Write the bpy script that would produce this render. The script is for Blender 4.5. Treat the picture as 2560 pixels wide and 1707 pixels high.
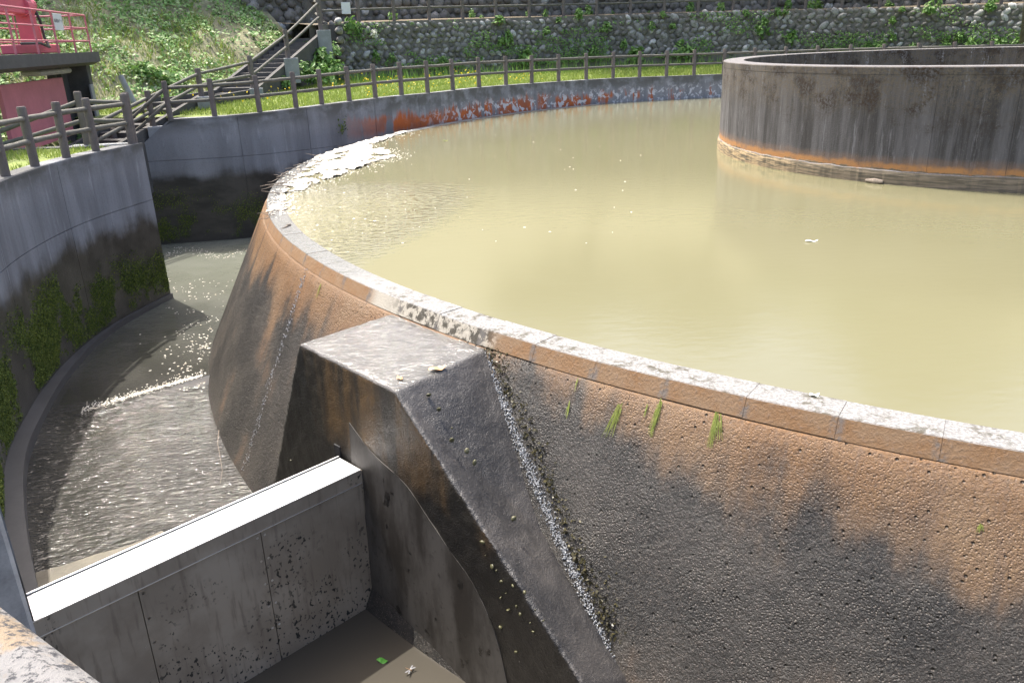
import bpy, math, random
import numpy as np
from mathutils import Matrix, Vector
for o in list(bpy.data.objects): bpy.data.objects.remove(o)
SC = bpy.context.scene
COL = SC.collection
rng = np.random.default_rng(7)
random.seed(7)

# ------------------------------------------------------------------ camera
CAM = np.array([-10.923, -18.383, 2.618])
FPX, PIT, ROLL = 2008.1, math.radians(20.706), math.radians(-1.908)
_cp, _sp = math.cos(PIT), math.sin(PIT)
FW = np.array([0, _cp, -_sp]); _up = np.array([0, _sp, _cp]); _rt = np.array([1., 0, 0])
RT = math.cos(ROLL)*_rt + math.sin(ROLL)*_up
UP = -math.sin(ROLL)*_rt + math.cos(ROLL)*_up
cd = bpy.data.cameras.new('camera'); cd.sensor_width = 36; cd.lens = 36*FPX/2560
cd.clip_start = .05; cd.clip_end = 2000
cam = bpy.data.objects.new('camera', cd); COL.objects.link(cam)
cam.matrix_world = Matrix(((RT[0], UP[0], -FW[0], CAM[0]), (RT[1], UP[1], -FW[1], CAM[1]), (RT[2], UP[2], -FW[2], CAM[2]), (0, 0, 0, 1)))
SC.camera = cam

# ------------------------------------------------------------------ sky, sun, exposure
SUN = np.array([-.308, .3235, .895]); SUN /= np.linalg.norm(SUN)
world = bpy.data.worlds.new('World'); SC.world = world; world.use_nodes = True
wt = world.node_tree; wt.nodes.clear()
sky = wt.nodes.new('ShaderNodeTexSky'); sky.sky_type = 'NISHITA'; sky.sun_disc = False
sky.sun_elevation = math.asin(SUN[2]); sky.sun_rotation = math.atan2(SUN[0], SUN[1])
sky.air_density = 1.0; sky.dust_density = 6; sky.ozone_density = 1
bg = wt.nodes.new('ShaderNodeBackground'); bg.inputs[1].default_value = .15
wo = wt.nodes.new('ShaderNodeOutputWorld')
wt.links.new(sky.outputs[0], bg.inputs[0]); wt.links.new(bg.outputs[0], wo.inputs[0])
sl = bpy.data.lights.new('sun', 'SUN'); sl.energy = 2.7; sl.angle = math.radians(.53); sl.color = (1, .955, .88)
so = bpy.data.objects.new('sun', sl); COL.objects.link(so)
so.rotation_euler = Vector(SUN).to_track_quat('Z', 'Y').to_euler(); so.location = (-20, 20, 60)
SC.view_settings.view_transform = 'Standard'; SC.view_settings.look = 'None'
SC.view_settings.gamma = 1; SC.view_settings.exposure = 1.5
SC.cycles.max_bounces = 6; SC.cycles.sample_clamp_indirect = 6

# ------------------------------------------------------------------ pixel helpers (photo displayed 2352 px wide)
D = 2560/2352
def ray(x, y):
    return FW + (x*D-1280)/FPX*RT - (y*D-853.5)/FPX*UP
def onz(x, y, z):
    d = ray(x, y); return CAM + d*(z-CAM[2])/d[2]
def ond(x, y, dist):
    d = ray(x, y); return CAM + d*dist/math.hypot(d[0], d[1])
def zat(y, x, dist): return ond(x, y, dist)[2]

# ------------------------------------------------------------------ mesh helpers
def link(o, parent=None):
    COL.objects.link(o)
    if parent is not None: o.parent = parent
    return o
def mesh(name, V, F, mat=None, parent=None, smooth=False, loc=None):
    me = bpy.data.meshes.new(name)
    V = np.asarray(V, dtype=np.float64)
    if isinstance(F, np.ndarray) and F.ndim == 2:
        n, k = F.shape
        me.vertices.add(len(V)); me.vertices.foreach_set('co', V.ravel())
        me.loops.add(n*k); me.loops.foreach_set('vertex_index', F.ravel().astype(np.int32))
        me.polygons.add(n); me.polygons.foreach_set('loop_start', np.arange(0, n*k, k, dtype=np.int32))
        me.polygons.foreach_set('loop_total', np.full(n, k, dtype=np.int32))
        me.update(calc_edges=True)
    else:
        me.from_pydata([tuple(v) for v in V], [], [tuple(f) for f in F]); me.update()
    if smooth: me.polygons.foreach_set('use_smooth', np.ones(len(me.polygons), dtype=bool))
    me.validate()
    if mat: me.materials.append(mat)
    o = bpy.data.objects.new(name, me); link(o, parent)
    if loc is not None: o.location = loc
    return o
def data(name, me, parent=None, loc=(0, 0, 0), rot=(0, 0, 0), scale=(1, 1, 1)):
    o = bpy.data.objects.new(name, me); link(o, parent); o.location = loc; o.rotation_euler = rot; o.scale = scale
    return o
def empty(name, loc=(0, 0, 0)):
    o = bpy.data.objects.new(name, None); link(o); o.location = loc; o.empty_display_size = .2; return o
def tag(o, label=None, cat=None, group=None, kind=None):
    if label: o['label'] = label
    if cat: o['category'] = cat
    if group: o['group'] = group
    if kind: o['kind'] = kind
    return o
class MB:
    def __init__(s): s.V = []; s.F = []
    def add(s, V, F):
        b = len(s.V); s.V += [tuple(v) for v in V]; s.F += [tuple(i+b for i in f) for f in F]; return s
    def box(s, c, size, X=(1, 0, 0), Y=(0, 1, 0), Z=(0, 0, 1), bev=0):
        c, X, Y, Z = map(lambda a: np.array(a, float), (c, X, Y, Z)); h = np.array(size)/2
        if not bev:
            V = [c+sx*h[0]*X+sy*h[1]*Y+sz*h[2]*Z for sz in (-1, 1) for sy in (-1, 1) for sx in (-1, 1)]
            F = [(0, 2, 3, 1), (4, 5, 7, 6), (0, 1, 5, 4), (2, 6, 7, 3), (0, 4, 6, 2), (1, 3, 7, 5)]
            return s.add(V, F)
        b = bev; V = []; loops = []
        def ring(hx, hy, z):
            pts = [(hx-b, -hy), (hx, -hy+b), (hx, hy-b), (hx-b, hy), (-hx+b, hy), (-hx, hy-b), (-hx, -hy+b), (-hx+b, -hy)]
            return [c+p[0]*X+p[1]*Y+z*Z for p in pts]
        R = [ring(h[0]-b, h[1]-b, -h[2]), ring(h[0], h[1], -h[2]+b), ring(h[0], h[1], h[2]-b), ring(h[0]-b, h[1]-b, h[2])]
        V = [p for r in R for p in r]; F = [tuple(range(7, -1, -1)), tuple(range(24, 32))]
        for k in range(3):
            for i in range(8): j = (i+1) % 8; F.append((k*8+i, k*8+j, k*8+8+j, k*8+8+i))
        return s.add(V, F)
    def tube(s, pts, rad, n=10, cap=True):
        pts = [np.array(p, float) for p in pts]; rad = rad if hasattr(rad, '__len__') else [rad]*len(pts)
        V = []; F = []; ref = None
        for i, p in enumerate(pts):
            d = pts[min(i+1, len(pts)-1)]-pts[max(i-1, 0)]; d = d/(np.linalg.norm(d)+1e-9)
            if ref is None:
                ref = np.cross(d, (0, 0, 1)) if abs(d[2]) < .9 else np.cross(d, (1, 0, 0))
            u = ref-d*(ref@d); u /= np.linalg.norm(u); ref = u; w = np.cross(d, u)
            for k in range(n):
                a = 2*math.pi*k/n; V.append(p+rad[i]*(math.cos(a)*u+math.sin(a)*w))
        for i in range(len(pts)-1):
            for k in range(n):
                j = (k+1) % n; F.append((i*n+k, i*n+j, (i+1)*n+j, (i+1)*n+k))
        if cap: F.append(tuple(range(n-1, -1, -1))); F.append(tuple((len(pts)-1)*n+k for k in range(n)))
        return s.add(V, F)
    def prism(s, poly, off):
        n = len(poly); poly = [np.array(p, float) for p in poly]; off = np.array(off, float)
        V = poly+[p+off for p in poly]
        F = [tuple(range(n-1, -1, -1)), tuple(range(n, 2*n))]+[(i, (i+1) % n, n+(i+1) % n, n+i) for i in range(n)]
        return s.add(V, F)
    def build(s, name, mat, parent=None, smooth=False, loc=None):
        V = np.array(s.V, float)
        if loc is not None: V = V-np.array(loc)
        return mesh(name, V, s.F, mat, parent, smooth, loc)
def vnoise(x, y, seed=0):
    xi = np.floor(x).astype(np.int64); yi = np.floor(y).astype(np.int64); fx = x-xi; fy = y-yi
    def h(a, b):
        n = (a*374761393+b*668265263+seed*974634541) & 0x7fffffff
        n = ((n ^ (n >> 13))*1274126177) & 0x7fffffff
        return ((n ^ (n >> 16)) & 0xffff)/65535.
    fx = fx*fx*(3-2*fx); fy = fy*fy*(3-2*fy)
    return (h(xi, yi)*(1-fx)+h(xi+1, yi)*fx)*(1-fy)+(h(xi, yi+1)*(1-fx)+h(xi+1, yi+1)*fx)*fy
def fbm(x, y, seed=0, o=4):
    v = 0; a = .5; t = 0
    for k in range(o): v = v+a*vnoise(x*2**k, y*2**k, seed+k); t += a; a *= .5
    return v/t
def sm(a, b, x): t = np.clip((x-a)/(b-a), 0, 1); return t*t*(3-2*t)

# ------------------------------------------------------------------ material helpers
class NT:
    def __init__(s, name):
        s.m = bpy.data.materials.new(name); s.m.use_nodes = True; s.t = s.m.node_tree; s.t.nodes.clear()
        s.out = s.n('ShaderNodeOutputMaterial'); s.b = s.n('ShaderNodeBsdfPrincipled'); s.l(s.b.outputs[0], s.out.inputs[0])
        g = s.n('ShaderNodeNewGeometry'); s.geo = g; s.pos = g.outputs['Position']
    def n(s, k): return s.t.nodes.new(k)
    def l(s, a, b): s.t.links.new(a, b)
    def put(s, sock, v):
        if hasattr(v, 'node'): s.l(v, sock)
        elif isinstance(v, (tuple, list)) and len(v) == 3 and sock.type == 'RGBA': sock.default_value = (*v, 1)
        else: sock.default_value = v
    def math(s, op, a, b=0, clamp=False):
        m = s.n('ShaderNodeMath'); m.operation = op; m.use_clamp = clamp; s.put(m.inputs[0], a); s.put(m.inputs[1], b); return m.outputs[0]
    def add(s, a, b): return s.math('ADD', a, b)
    def mul(s, a, b): return s.math('MULTIPLY', a, b)
    def ss(s, x, a, b, lo=0, hi=1):
        m = s.n('ShaderNodeMapRange'); m.interpolation_type = 'SMOOTHSTEP'; s.put(m.inputs[0], x)
        s.put(m.inputs[1], a); s.put(m.inputs[2], b); s.put(m.inputs[3], lo); s.put(m.inputs[4], hi); return m.outputs[0]
    def noise(s, vec, scale, detail=4, rough=.55, dist=0):
        m = s.n('ShaderNodeTexNoise'); s.put(m.inputs['Vector'], vec); m.inputs['Scale'].default_value = scale
        m.inputs['Detail'].default_value = detail; m.inputs['Roughness'].default_value = rough; m.inputs['Distortion'].default_value = dist
        return m.outputs[0]
    def vor(s, vec, scale, feat='F1', out='Distance', rnd=1):
        m = s.n('ShaderNodeTexVoronoi'); m.feature = feat; s.put(m.inputs['Vector'], vec); m.inputs['Scale'].default_value = scale
        m.inputs['Randomness'].default_value = rnd; return m.outputs[out]
    def mix(s, f, a, b):
        m = s.n('ShaderNodeMix'); m.data_type = 'RGBA'; s.put(m.inputs[0], f); s.put(m.inputs[6], a); s.put(m.inputs[7], b); return m.outputs[2]
    def comb(s, x, y, z=0):
        m = s.n('ShaderNodeCombineXYZ'); s.put(m.inputs[0], x); s.put(m.inputs[1], y); s.put(m.inputs[2], z); return m.outputs[0]
    def sep(s, v):
        m = s.n('ShaderNodeSeparateXYZ'); s.l(v, m.inputs[0]); return m.outputs
    def scale(s, v, k):
        m = s.n('ShaderNodeVectorMath'); m.operation = 'MULTIPLY'; s.l(v, m.inputs[0]); m.inputs[1].default_value = k; return m.outputs[0]
    def polar(s, R=15.75):
        x, y, z = s.sep(s.pos); az = s.math('ARCTAN2', s.mul(y, -1), s.mul(x, -1))   # 0 at 180 deg, seam at 0 deg
        return s.mul(az, R), z, az
    def ramp(s, f, stops):
        m = s.n('ShaderNodeValToRGB'); s.put(m.inputs[0], f); e = m.color_ramp.elements
        while len(e) < len(stops): e.new(.5)
        for q, (p, c) in zip(e, stops): q.position = p; q.color = (*c, 1)
        return m.outputs[0]
    def bump(s, h, strength=.5, dist=.02, prev=None):
        m = s.n('ShaderNodeBump'); m.inputs['Strength'].default_value = strength; m.inputs['Distance'].default_value = dist
        s.put(m.inputs['Height'], h)
        if prev is not None: s.l(prev, m.inputs['Normal'])
        return m.outputs[0]
    def done(s, col, rough=.8, nrm=None, spec=None, metal=None):
        s.put(s.b.inputs['Base Color'], col); s.put(s.b.inputs['Roughness'], rough)
        if nrm is not None: s.l(nrm, s.b.inputs['Normal'])
        if spec is not None: s.put(s.b.inputs['Specular IOR Level'], spec)
        if metal is not None: s.put(s.b.inputs['Metallic'], metal)
        return s.m
    def water(s, col, rough, nrm):
        """turbid water: light scattered back from the silt is not shaped by the ripples, the mirror surface is"""
        df = s.n('ShaderNodeBsdfDiffuse'); s.put(df.inputs[0], col); gl = s.n('ShaderNodeBsdfGlossy'); gl.inputs[0].default_value = (1, 1, 1, 1); s.put(gl.inputs['Roughness'], rough); s.l(nrm, gl.inputs['Normal'])
        fr = s.n('ShaderNodeFresnel'); fr.inputs[0].default_value = 1.33; s.l(nrm, fr.inputs['Normal']); mx = s.n('ShaderNodeMixShader')
        s.l(fr.outputs[0], mx.inputs[0]); s.l(df.outputs[0], mx.inputs[1]); s.l(gl.outputs[0], mx.inputs[2]); s.l(mx.outputs[0], s.out.inputs[0]); return s.m
    def rnd(s):
        oi = s.n('ShaderNodeObjectInfo'); r = s.math('ADD', oi.outputs['Random'], s.geo.outputs['Random Per Island'])
        return s.math('FRACT', r)
M = {}
def plain(name, c, rough=.8, var=.25, scale=6, metal=0, bump=.3, spec=.5):
    t = NT(name); n = t.noise(t.pos, scale, 6, .6); n2 = t.noise(t.pos, scale*9, 3)
    f = t.add(t.mul(n, .7), t.mul(n2, .3))
    lo = tuple(x*(1-var) for x in c); hi = tuple(min(1, x*(1+var)) for x in c)
    M[name] = t.done(t.ramp(f, [(.3, lo), (.7, hi)]), rough, t.bump(f, bump, .01), spec, metal)

def m_weir():
    t = NT('weir_concrete'); s, z, az = t.polar()
    p = t.comb(s, z); streak = t.noise(t.comb(s, t.mul(z, .12)), 2.6, 5, .65)
    streak2 = t.noise(t.comb(s, t.mul(z, .05)), 9, 3, .6)
    blotch = t.noise(p, 1.1, 5, .6); fine = t.noise(t.pos, 22, 6, .75); fine2 = t.noise(t.pos, 60, 4, .7)
    fr = t.math('ABSOLUTE', t.add(t.math('FRACT', t.add(t.mul(s, 1/.6707), .167)), -.5))    # narrow wet band under every coping joint
    jn = t.noise(t.comb(t.mul(s, .9), 0), 2.2, 1); jband = t.mul(t.ss(fr, .06, .24, 1, 0), t.ss(jn, .40, .7))
    h = t.add(t.add(z, t.mul(t.add(streak, -.5), 1.0)), t.add(t.mul(t.add(blotch, -.5), 1.3), t.mul(jband, -.38)))
    left = t.ss(s, -1.0, 9.0, 0, 1)         # toward the pier and beyond the iron crust gets thinner
    h = t.add(h, t.mul(t.mul(t.ss(s, 15.4, 12.8), t.ss(s, 12.0, 12.5)), -.5))
    f = t.ss(h, -.98, -.36)
    f = t.mul(f, t.ss(t.add(fine, t.mul(f, .35)), .42, .6, .35, 1))
    orange = t.mix(t.ss(blotch, .35, .7), (.195, .101, .037), (.208, .131, .066))
    orange = t.mix(t.mul(t.ss(streak2, .5, .7), .5), orange, (.13, .085, .055))
    orange = t.mix(t.ss(fine2, .35, .62, .45, 0), orange, (.16, .1, .07))
    dark = t.mix(t.ss(blotch, .35, .65), (.021, .020, .018), (.052, .047, .040))
    dark = t.mix(t.ss(fine, .52, .7, 0, .6), dark, (.1, .085, .07))
    dark = t.mix(t.mul(t.ss(streak, .5, .66), t.ss(blotch, .5, .7, 0, .6)), dark, (.17, .10, .055))
    col = t.mix(f, dark, orange)
    v = t.vor(t.pos, 11); pit = t.ss(v, .05, .16); v2 = t.vor(t.pos, 48); grit = t.ss(v2, .0, .5)
    col = t.mix(t.ss(pit, .9, .3, 0, .85), col, (.02, .018, .015)); col = t.mix(t.ss(v2, .12, .3, .55, 0), col, t.mix(.5, col, (.36, .30, .24)))
    col = t.mix(t.ss(t.noise(t.pos, 34, 5, .75), .52, .62, 0, .55), col, t.mix(.6, col, (.03, .026, .022)))
    hgt = t.add(t.mul(fine, .6), t.add(t.mul(fine2, .38), t.add(t.mul(pit, .8), t.mul(grit, t.ss(t.noise(t.pos, 1.7, 4, .6), .35, .65, .05, .32)))))
    M['weir'] = t.done(col, t.mix(f, t.mix(t.ss(s, 7, 11), (.5, .5, .5), (.24, .24, .24)), (.42, .42, .42)), t.bump(hgt, 1, .026), t.mix(t.ss(s, 7, 11), (.25, .25, .25), (.45, .45, .45)))
def m_coping():
    t = NT('coping_concrete'); s, z, az = t.polar(); nz = t.sep(t.geo.outputs['Normal'])[2]
    top = t.ss(nz, .5, .8); n = t.noise(t.pos, 38, 5, .7); n2 = t.noise(t.pos, 5, 4, .6); n3 = t.noise(t.pos, 11, 5, .7)
    grey = t.mix(t.ss(n, .42, .62), (.15, .148, .142), (.29, .285, .272))
    grey = t.mix(t.mul(t.ss(n2, .46, .62), t.ss(n3, .44, .58)), grey, (.06, .053, .035))
    wet = t.mul(t.ss(s, 11.0, 9.0), t.ss(s, -6, -3))
    grey = t.mix(t.mul(wet, .7), grey, (.2, .2, .19))
    face = t.mix(t.ss(n2, .3, .7), (.192, .101, .039), (.205, .128, .067))
    face = t.mix(t.ss(n, .5, .72, 0, .6), face, (.2, .14, .1))
    lich = t.mul(t.ss(s, 10.2, 10.5), t.ss(s, 12.6, 12.3)); lg = t.mix(t.mul(t.ss(n3, .44, .56), t.ss(s, 10.6, 11.2)), (.36, .33, .27), (.05, .043, .03))
    face = t.mix(lich, face, lg)
    fr = t.math('ABSOLUTE', t.add(t.math('FRACT', t.add(t.mul(s, 1/.6707), .167)), -.5))
    face = t.mix(t.mul(t.ss(fr, .03, .10, .8, 0), t.ss(n3, .4, .6)), face, (.12, .11, .10))
    col = t.mix(top, face, grey)
    wv = t.noise(t.scale(t.pos, (1, 1, 1)), 26, 3)
    M['coping'] = t.done(col, t.mix(t.mul(wet, top), (.72, .72, .72), (.1, .1, .1)), t.bump(t.mix(wet, n, wv), .5, .02), .5)
def m_wall():
    t = NT('channel_wall_concrete'); s, z, az = t.polar(18.5); p = t.comb(s, z)
    streak = t.noise(t.comb(s, t.mul(z, .10)), 1.7, 6, .6); st2 = t.noise(t.comb(s, t.mul(z, .1)), 7, 4, .6)
    n = t.noise(p, 2, 6, .6); fine = t.noise(t.pos, 30, 5, .65); blotch = t.noise(p, .7, 3)
    g = t.mix(t.ss(streak, .36, .62), (.155, .158, .168), (.235, .242, .256))
    g = t.mix(t.ss(st2, .56, .7, 0, .45), g, (.36, .37, .385))
    g = t.mix(t.mul(t.ss(z, .3, .8), t.ss(n, .35, .6)), g, (.10, .10, .095))
    g = t.mix(t.ss(fine, .5, .75, 0, .35), g, (.07, .07, .07))
    tide = t.ss(t.add(z, t.add(t.mul(t.add(streak, -.5), .9), t.mul(t.add(n, -.5), .45))), -.95, -.55)
    wetc = t.mix(t.ss(n, .35, .65), (.03, .029, .025), (.062, .058, .049))
    col = t.mix(tide, wetc, g)
    # iron stain and lime bloom on the stretch that stands in the pool
    reg = t.mul(t.ss(az, -.37, -.52), t.ss(z, -.35, .05))
    up = t.ss(t.add(z, t.add(t.mul(t.add(st2, -.5), .9), t.mul(t.add(blotch, -.5), .6))), .55, .3)
    iron = t.mul(t.mul(reg, up), t.ss(t.add(t.add(streak, t.mul(blotch, .5)), t.mul(t.ss(az, -.95, -1.3), -.12)), .66, .74))
    col = t.mix(iron, col, t.mix(t.ss(n, .4, .6), (.40, .10, .022), (.27, .085, .04)))
    lime = t.mul(t.mul(t.ss(az, -.5, -.75), t.ss(z, -.2, .02)), t.mul(t.ss(t.noise(p, 4.5, 5, .6, .6), .53, .57), t.ss(t.add(z, t.mul(n, .5)), 1.0, .55)))
    col = t.mix(lime, col, (.46, .46, .47))
    M['wall'] = t.done(col, t.mix(tide, (.4, .4, .4), (.85, .85, .85)), t.bump(fine, .35, .015), .4)
def m_cyl():
    t = NT('cylinder_concrete'); s, z, az = t.polar(5.94); nz = t.sep(t.geo.outputs['Normal'])[2]; p = t.comb(s, z)
    streak = t.noise(t.comb(s, t.mul(z, .07)), 3.6, 7, .75); st2 = t.noise(t.comb(s, t.mul(z, .10)), 8, 5, .75)
    fine = t.noise(t.pos, 42, 5, .7); bl = t.noise(p, 1.7, 5, .65)
    g = t.mix(t.ss(streak, .36, .64), (.038, .036, .035), (.105, .102, .104))
    pale = t.ss(az, .25, -.15)
    g = t.mix(t.mul(t.ss(st2, .55, .68), t.add(.30, t.mul(pale, .6))), g, (.31, .31, .325))
    li = t.mul(t.ss(t.add(z, t.mul(t.add(bl, -.5), 1.9)), .95, 1.6), t.ss(t.noise(t.pos, 22, 6, .75), .40, .56))
    g = t.mix(li, g, t.mix(t.ss(bl, .45, .6), (.10, .085, .065), (.035, .024, .015)))
    g = t.mix(t.ss(fine, .6, .72, 0, .5), g, (.26, .25, .23))
    zz = t.add(z, t.mul(t.add(t.noise(p, 3, 6, .7), -.5), .22))
    g = t.mix(t.mul(t.ss(zz, .52, .36), .45), g, (.20, .125, .08))
    g = t.mix(t.mul(t.ss(zz, .385, .30), t.ss(t.noise(p, 2.2, 5, .7), .30, .52, .25, 1)), g, (.33, .165, .062))
    tan = t.mix(t.ss(t.noise(t.comb(s, t.mul(z, 14)), 2.2, 5, .7), .42, .6), (.10, .085, .06), t.mix(t.ss(az, .75, .1), (.19, .155, .11), (.46, .34, .19)))
    g = t.mix(t.ss(zz, .26, .235), g, tan)
    top = t.ss(nz, .6, .9); g = t.mix(top, g, t.mix(t.ss(fine, .4, .65), (.13, .122, .12), (.20, .19, .19)))
    M['cyl'] = t.done(g, .85, t.bump(fine, .5, .02), .35)
def m_pier():
    t = NT('pier_concrete'); x, y, z = t.sep(t.pos); nz = t.sep(t.geo.outputs['Normal'])[2]
    s = t.add(t.mul(x, .665), t.mul(y, -.747))
    streak = t.noise(t.comb(s, t.mul(z, .12)), 2.4, 5, .65); fine = t.noise(t.pos, 34, 5, .7); fine2 = t.noise(t.pos, 90, 2)
    n = t.noise(t.pos, 1.8, 4)
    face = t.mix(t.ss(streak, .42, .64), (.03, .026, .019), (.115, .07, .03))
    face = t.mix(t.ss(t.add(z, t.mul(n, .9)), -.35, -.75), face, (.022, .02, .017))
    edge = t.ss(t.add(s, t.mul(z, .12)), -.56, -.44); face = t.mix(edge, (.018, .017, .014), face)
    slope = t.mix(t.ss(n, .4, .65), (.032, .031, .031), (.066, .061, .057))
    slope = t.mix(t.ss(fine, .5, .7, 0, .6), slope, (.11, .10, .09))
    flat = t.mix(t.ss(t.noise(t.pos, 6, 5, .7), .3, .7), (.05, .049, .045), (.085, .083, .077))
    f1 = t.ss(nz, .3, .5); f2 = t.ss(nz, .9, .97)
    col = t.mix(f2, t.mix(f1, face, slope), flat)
    rp = t.noise(t.comb(t.mul(x, 3), t.mul(y, 9)), 3, 4, .6, .8)
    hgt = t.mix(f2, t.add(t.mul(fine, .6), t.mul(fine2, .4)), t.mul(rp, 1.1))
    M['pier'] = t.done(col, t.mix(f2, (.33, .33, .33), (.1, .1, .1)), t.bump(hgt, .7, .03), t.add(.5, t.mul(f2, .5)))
def m_water():
    t = NT('pool_water'); x, y, z = t.sep(t.pos); p = t.pos
    big = t.noise(p, .18, 3); sw = t.noise(p, .6, 4, .6, 1.2)
    col = t.mix(t.ss(big, .35, .65), (.158, .149, .085), (.168, .159, .093))
    col = t.mix(t.ss(sw, .5, .75, 0, .25), col, (.174, .165, .1))
    d = t.n('ShaderNodeVectorMath'); d.operation = 'DISTANCE'; t.l(p, d.inputs[0]); d.inputs[1].default_value = (-14.0, -6.6, 0)
    act = t.mul(t.ss(d.outputs['Value'], 5.2, .8), t.ss(t.add(x, t.mul(y, -.35)), -9.4, -11.6))
    rp = t.noise(t.comb(t.mul(t.add(t.mul(x, .95), t.mul(y, .3)), 3.6), t.mul(t.add(t.mul(x, -.3), t.mul(y, .95)), 8)), 1.5, 2, .5, .4)
    calm = t.noise(t.comb(t.mul(x, 3), t.mul(y, 7)), 1.2, 3)
    hgt = t.add(t.mul(rp, t.add(.004, t.mul(act, .9))), t.mul(calm, .012))
    M['water'] = t.water(col, t.mix(act, (.13, .13, .13), (.05, .05, .05)), t.bump(hgt, 1, .16))
    t = NT('channel_water'); x, y, z = t.sep(t.pos); s, zz, az = t.polar(18); 
    fast = t.ss(s, 6.2, 6.7); n = t.noise(t.pos, .5, 4, .6, .8)
    col = t.mix(t.ss(s, -4.5, 7), t.mix(t.ss(n, .3, .7), (.15, .158, .125), (.175, .182, .15)), t.mix(t.ss(n, .35, .65), (.032, .031, .027), (.05, .048, .042)))
    r = t.mul(t.math('SQRT', t.add(t.mul(x, x), t.mul(y, y))), 1)
    q = t.comb(t.mul(t.add(s, t.mul(r, .35)), 8), t.mul(r, 2.6)); rp = t.noise(q, 1.9, 2.5, .55, .7); rp2 = t.noise(t.pos, 3.2, 4)
    hgt = t.add(t.mul(rp, t.add(.03, t.mul(fast, .42))), t.mul(rp2, t.add(.10, t.mul(fast, .3))))
    M['chan'] = t.water(col, t.mix(fast, (.07, .07, .07), (.05, .05, .05)), t.bump(hgt, 1, .1))
    t = NT('tail_water'); n = t.noise(t.pos, .8, 3)
    M['tail'] = t.water(t.mix(n, (.06, .053, .042), (.075, .068, .055)), .05, t.bump(t.noise(t.pos, 3, 2), .03, .02))
def m_steel():
    t = NT('stainless_plate'); n = t.noise(t.pos, 2.2, 5, .6); n2 = t.noise(t.pos, 9, 5, .7); f = t.noise(t.scale(t.pos, (1, 1, .12)), 20, 4, .6)
    sp = t.noise(t.scale(t.pos, (1, 1, .75)), 30, 3, .5); spots = t.mul(t.ss(sp, .58, .63), t.ss(t.add(t.noise(t.pos, 1.4, 4), t.mul(t.ss(t.sep(t.pos)[2], -1.9, -2.6), .14)), .50, .62))
    col = t.mix(t.ss(n, .35, .65), (.25, .212, .165), (.34, .295, .235)); col = t.mix(t.ss(f, .52, .7, 0, .5), col, (.14, .11, .085))
    col = t.mix(spots, col, (.02, .02, .018))
    M['skin'] = t.done(col, .5, t.bump(n2, .1, .005), .5, .1)
    t = NT('bright_steel'); n = t.noise(t.pos, 12, 4); M['steel'] = t.done(t.mix(n, (.72, .72, .72), (.8, .8, .8)), .42, t.bump(n, .05, .004), .5, .85)
    t = NT('side_plate'); n = t.noise(t.scale(t.pos, (1, 1, .35)), 2.5, 6, .65); n2 = t.noise(t.pos, 14, 5, .7)
    col = t.mix(t.ss(n, .36, .62), (.036, .031, .025), (.105, .097, .085)); col = t.mix(t.ss(n2, .56, .7, 0, .7), col, (.03, .027, .022))
    M['plate'] = t.done(col, .6, t.bump(n2, .2, .006), .4)
def m_leaf(name, stops, rough=.55, tr=.25):
    t = NT(name); r = t.rnd(); n = t.noise(t.pos, .5, 3)
    f = t.math('FRACT', t.add(t.mul(r, .75), t.mul(n, .25)))
    f = t.add(t.mul(r, .6), t.mul(n, .4))
    c = t.ramp(f, stops); t.done(c, rough, None, .35)
    b2 = t.n('ShaderNodeBsdfTranslucent'); t.l(c, b2.inputs[0]); mx = t.n('ShaderNodeMixShader'); mx.inputs[0].default_value = tr
    t.l(t.b.outputs[0], mx.inputs[1]); t.l(b2.outputs[0], mx.inputs[2]); t.l(mx.outputs[0], t.out.inputs[0]); M[name] = t.m
def m_stone(name, a, b, c):
    t = NT(name); r = t.rnd(); n = t.noise(t.pos, 7, 5, .65); f = t.noise(t.pos, 30, 4)
    col = t.ramp(r, [(0, a), (.55, b), (.93, c), (.97, (.45, .45, .44))]); col = t.mix(t.ss(n, .45, .68, 0, .75), col, (.08, .085, .05))
    M[name] = t.done(col, .9, t.bump(t.add(n, t.mul(f, .4)), .5, .02), .3)
m_weir(); m_coping(); m_wall(); m_cyl(); m_pier(); m_water(); m_steel()
m_leaf('grass', [(0, (.15, .23, .04)), (.4, (.23, .31, .06)), (.75, (.31, .37, .09)), (1, (.42, .41, .17))])
m_leaf('shade_grass', [(0, (.08, .17, .03)), (.5, (.14, .26, .05)), (1, (.22, .32, .08))])
m_leaf('leaf', [(0, (.07, .15, .035)), (.45, (.13, .25, .06)), (.8, (.20, .33, .09)), (1, (.30, .38, .16))])
m_leaf('slope_leaf', [(0, (.11, .22, .06)), (.3, (.19, .35, .10)), (.58, (.30, .45, .16)), (.8, (.44, .47, .30)), (1, (.54, .50, .40))])
m_leaf('moss', [(0, (.02, .034, .008)), (.4, (.055, .088, .014)), (.7, (.15, .19, .03)), (1, (.30, .33, .055))], .8, .1)
m_leaf('brown_weed', [(0, (.02, .018, .008)), (.7, (.06, .052, .02)), (1, (.12, .10, .035))], .4, .1)
m_leaf('algae', [(0, (.16, .20, .03)), (1, (.30, .34, .08))], .4, .2)
m_leaf('flower', [(0, (.75, .5, .02)), (1, (.85, .65, .05))]); m_leaf('white_leaf', [(0, (.5, .52, .4)), (1, (.7, .7, .6))])
m_leaf('tree_leaf', [(0, (.03, .07, .015)), (1, (.08, .14, .03))])
m_stone('stone', (.11, .106, .097), (.19, .185, .175), (.34, .34, .33)); m_stone('cobble', (.11, .10, .092), (.165, .152, .142), (.25, .235, .22))
plain('mortar', (.125, .118, .10), .95, .35, 3, bump=.6)
plain('log_post', (.135, .115, .105), .85, .25, 5); plain('log_rail', (.11, .105, .088), .8, .35, 7)
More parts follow.
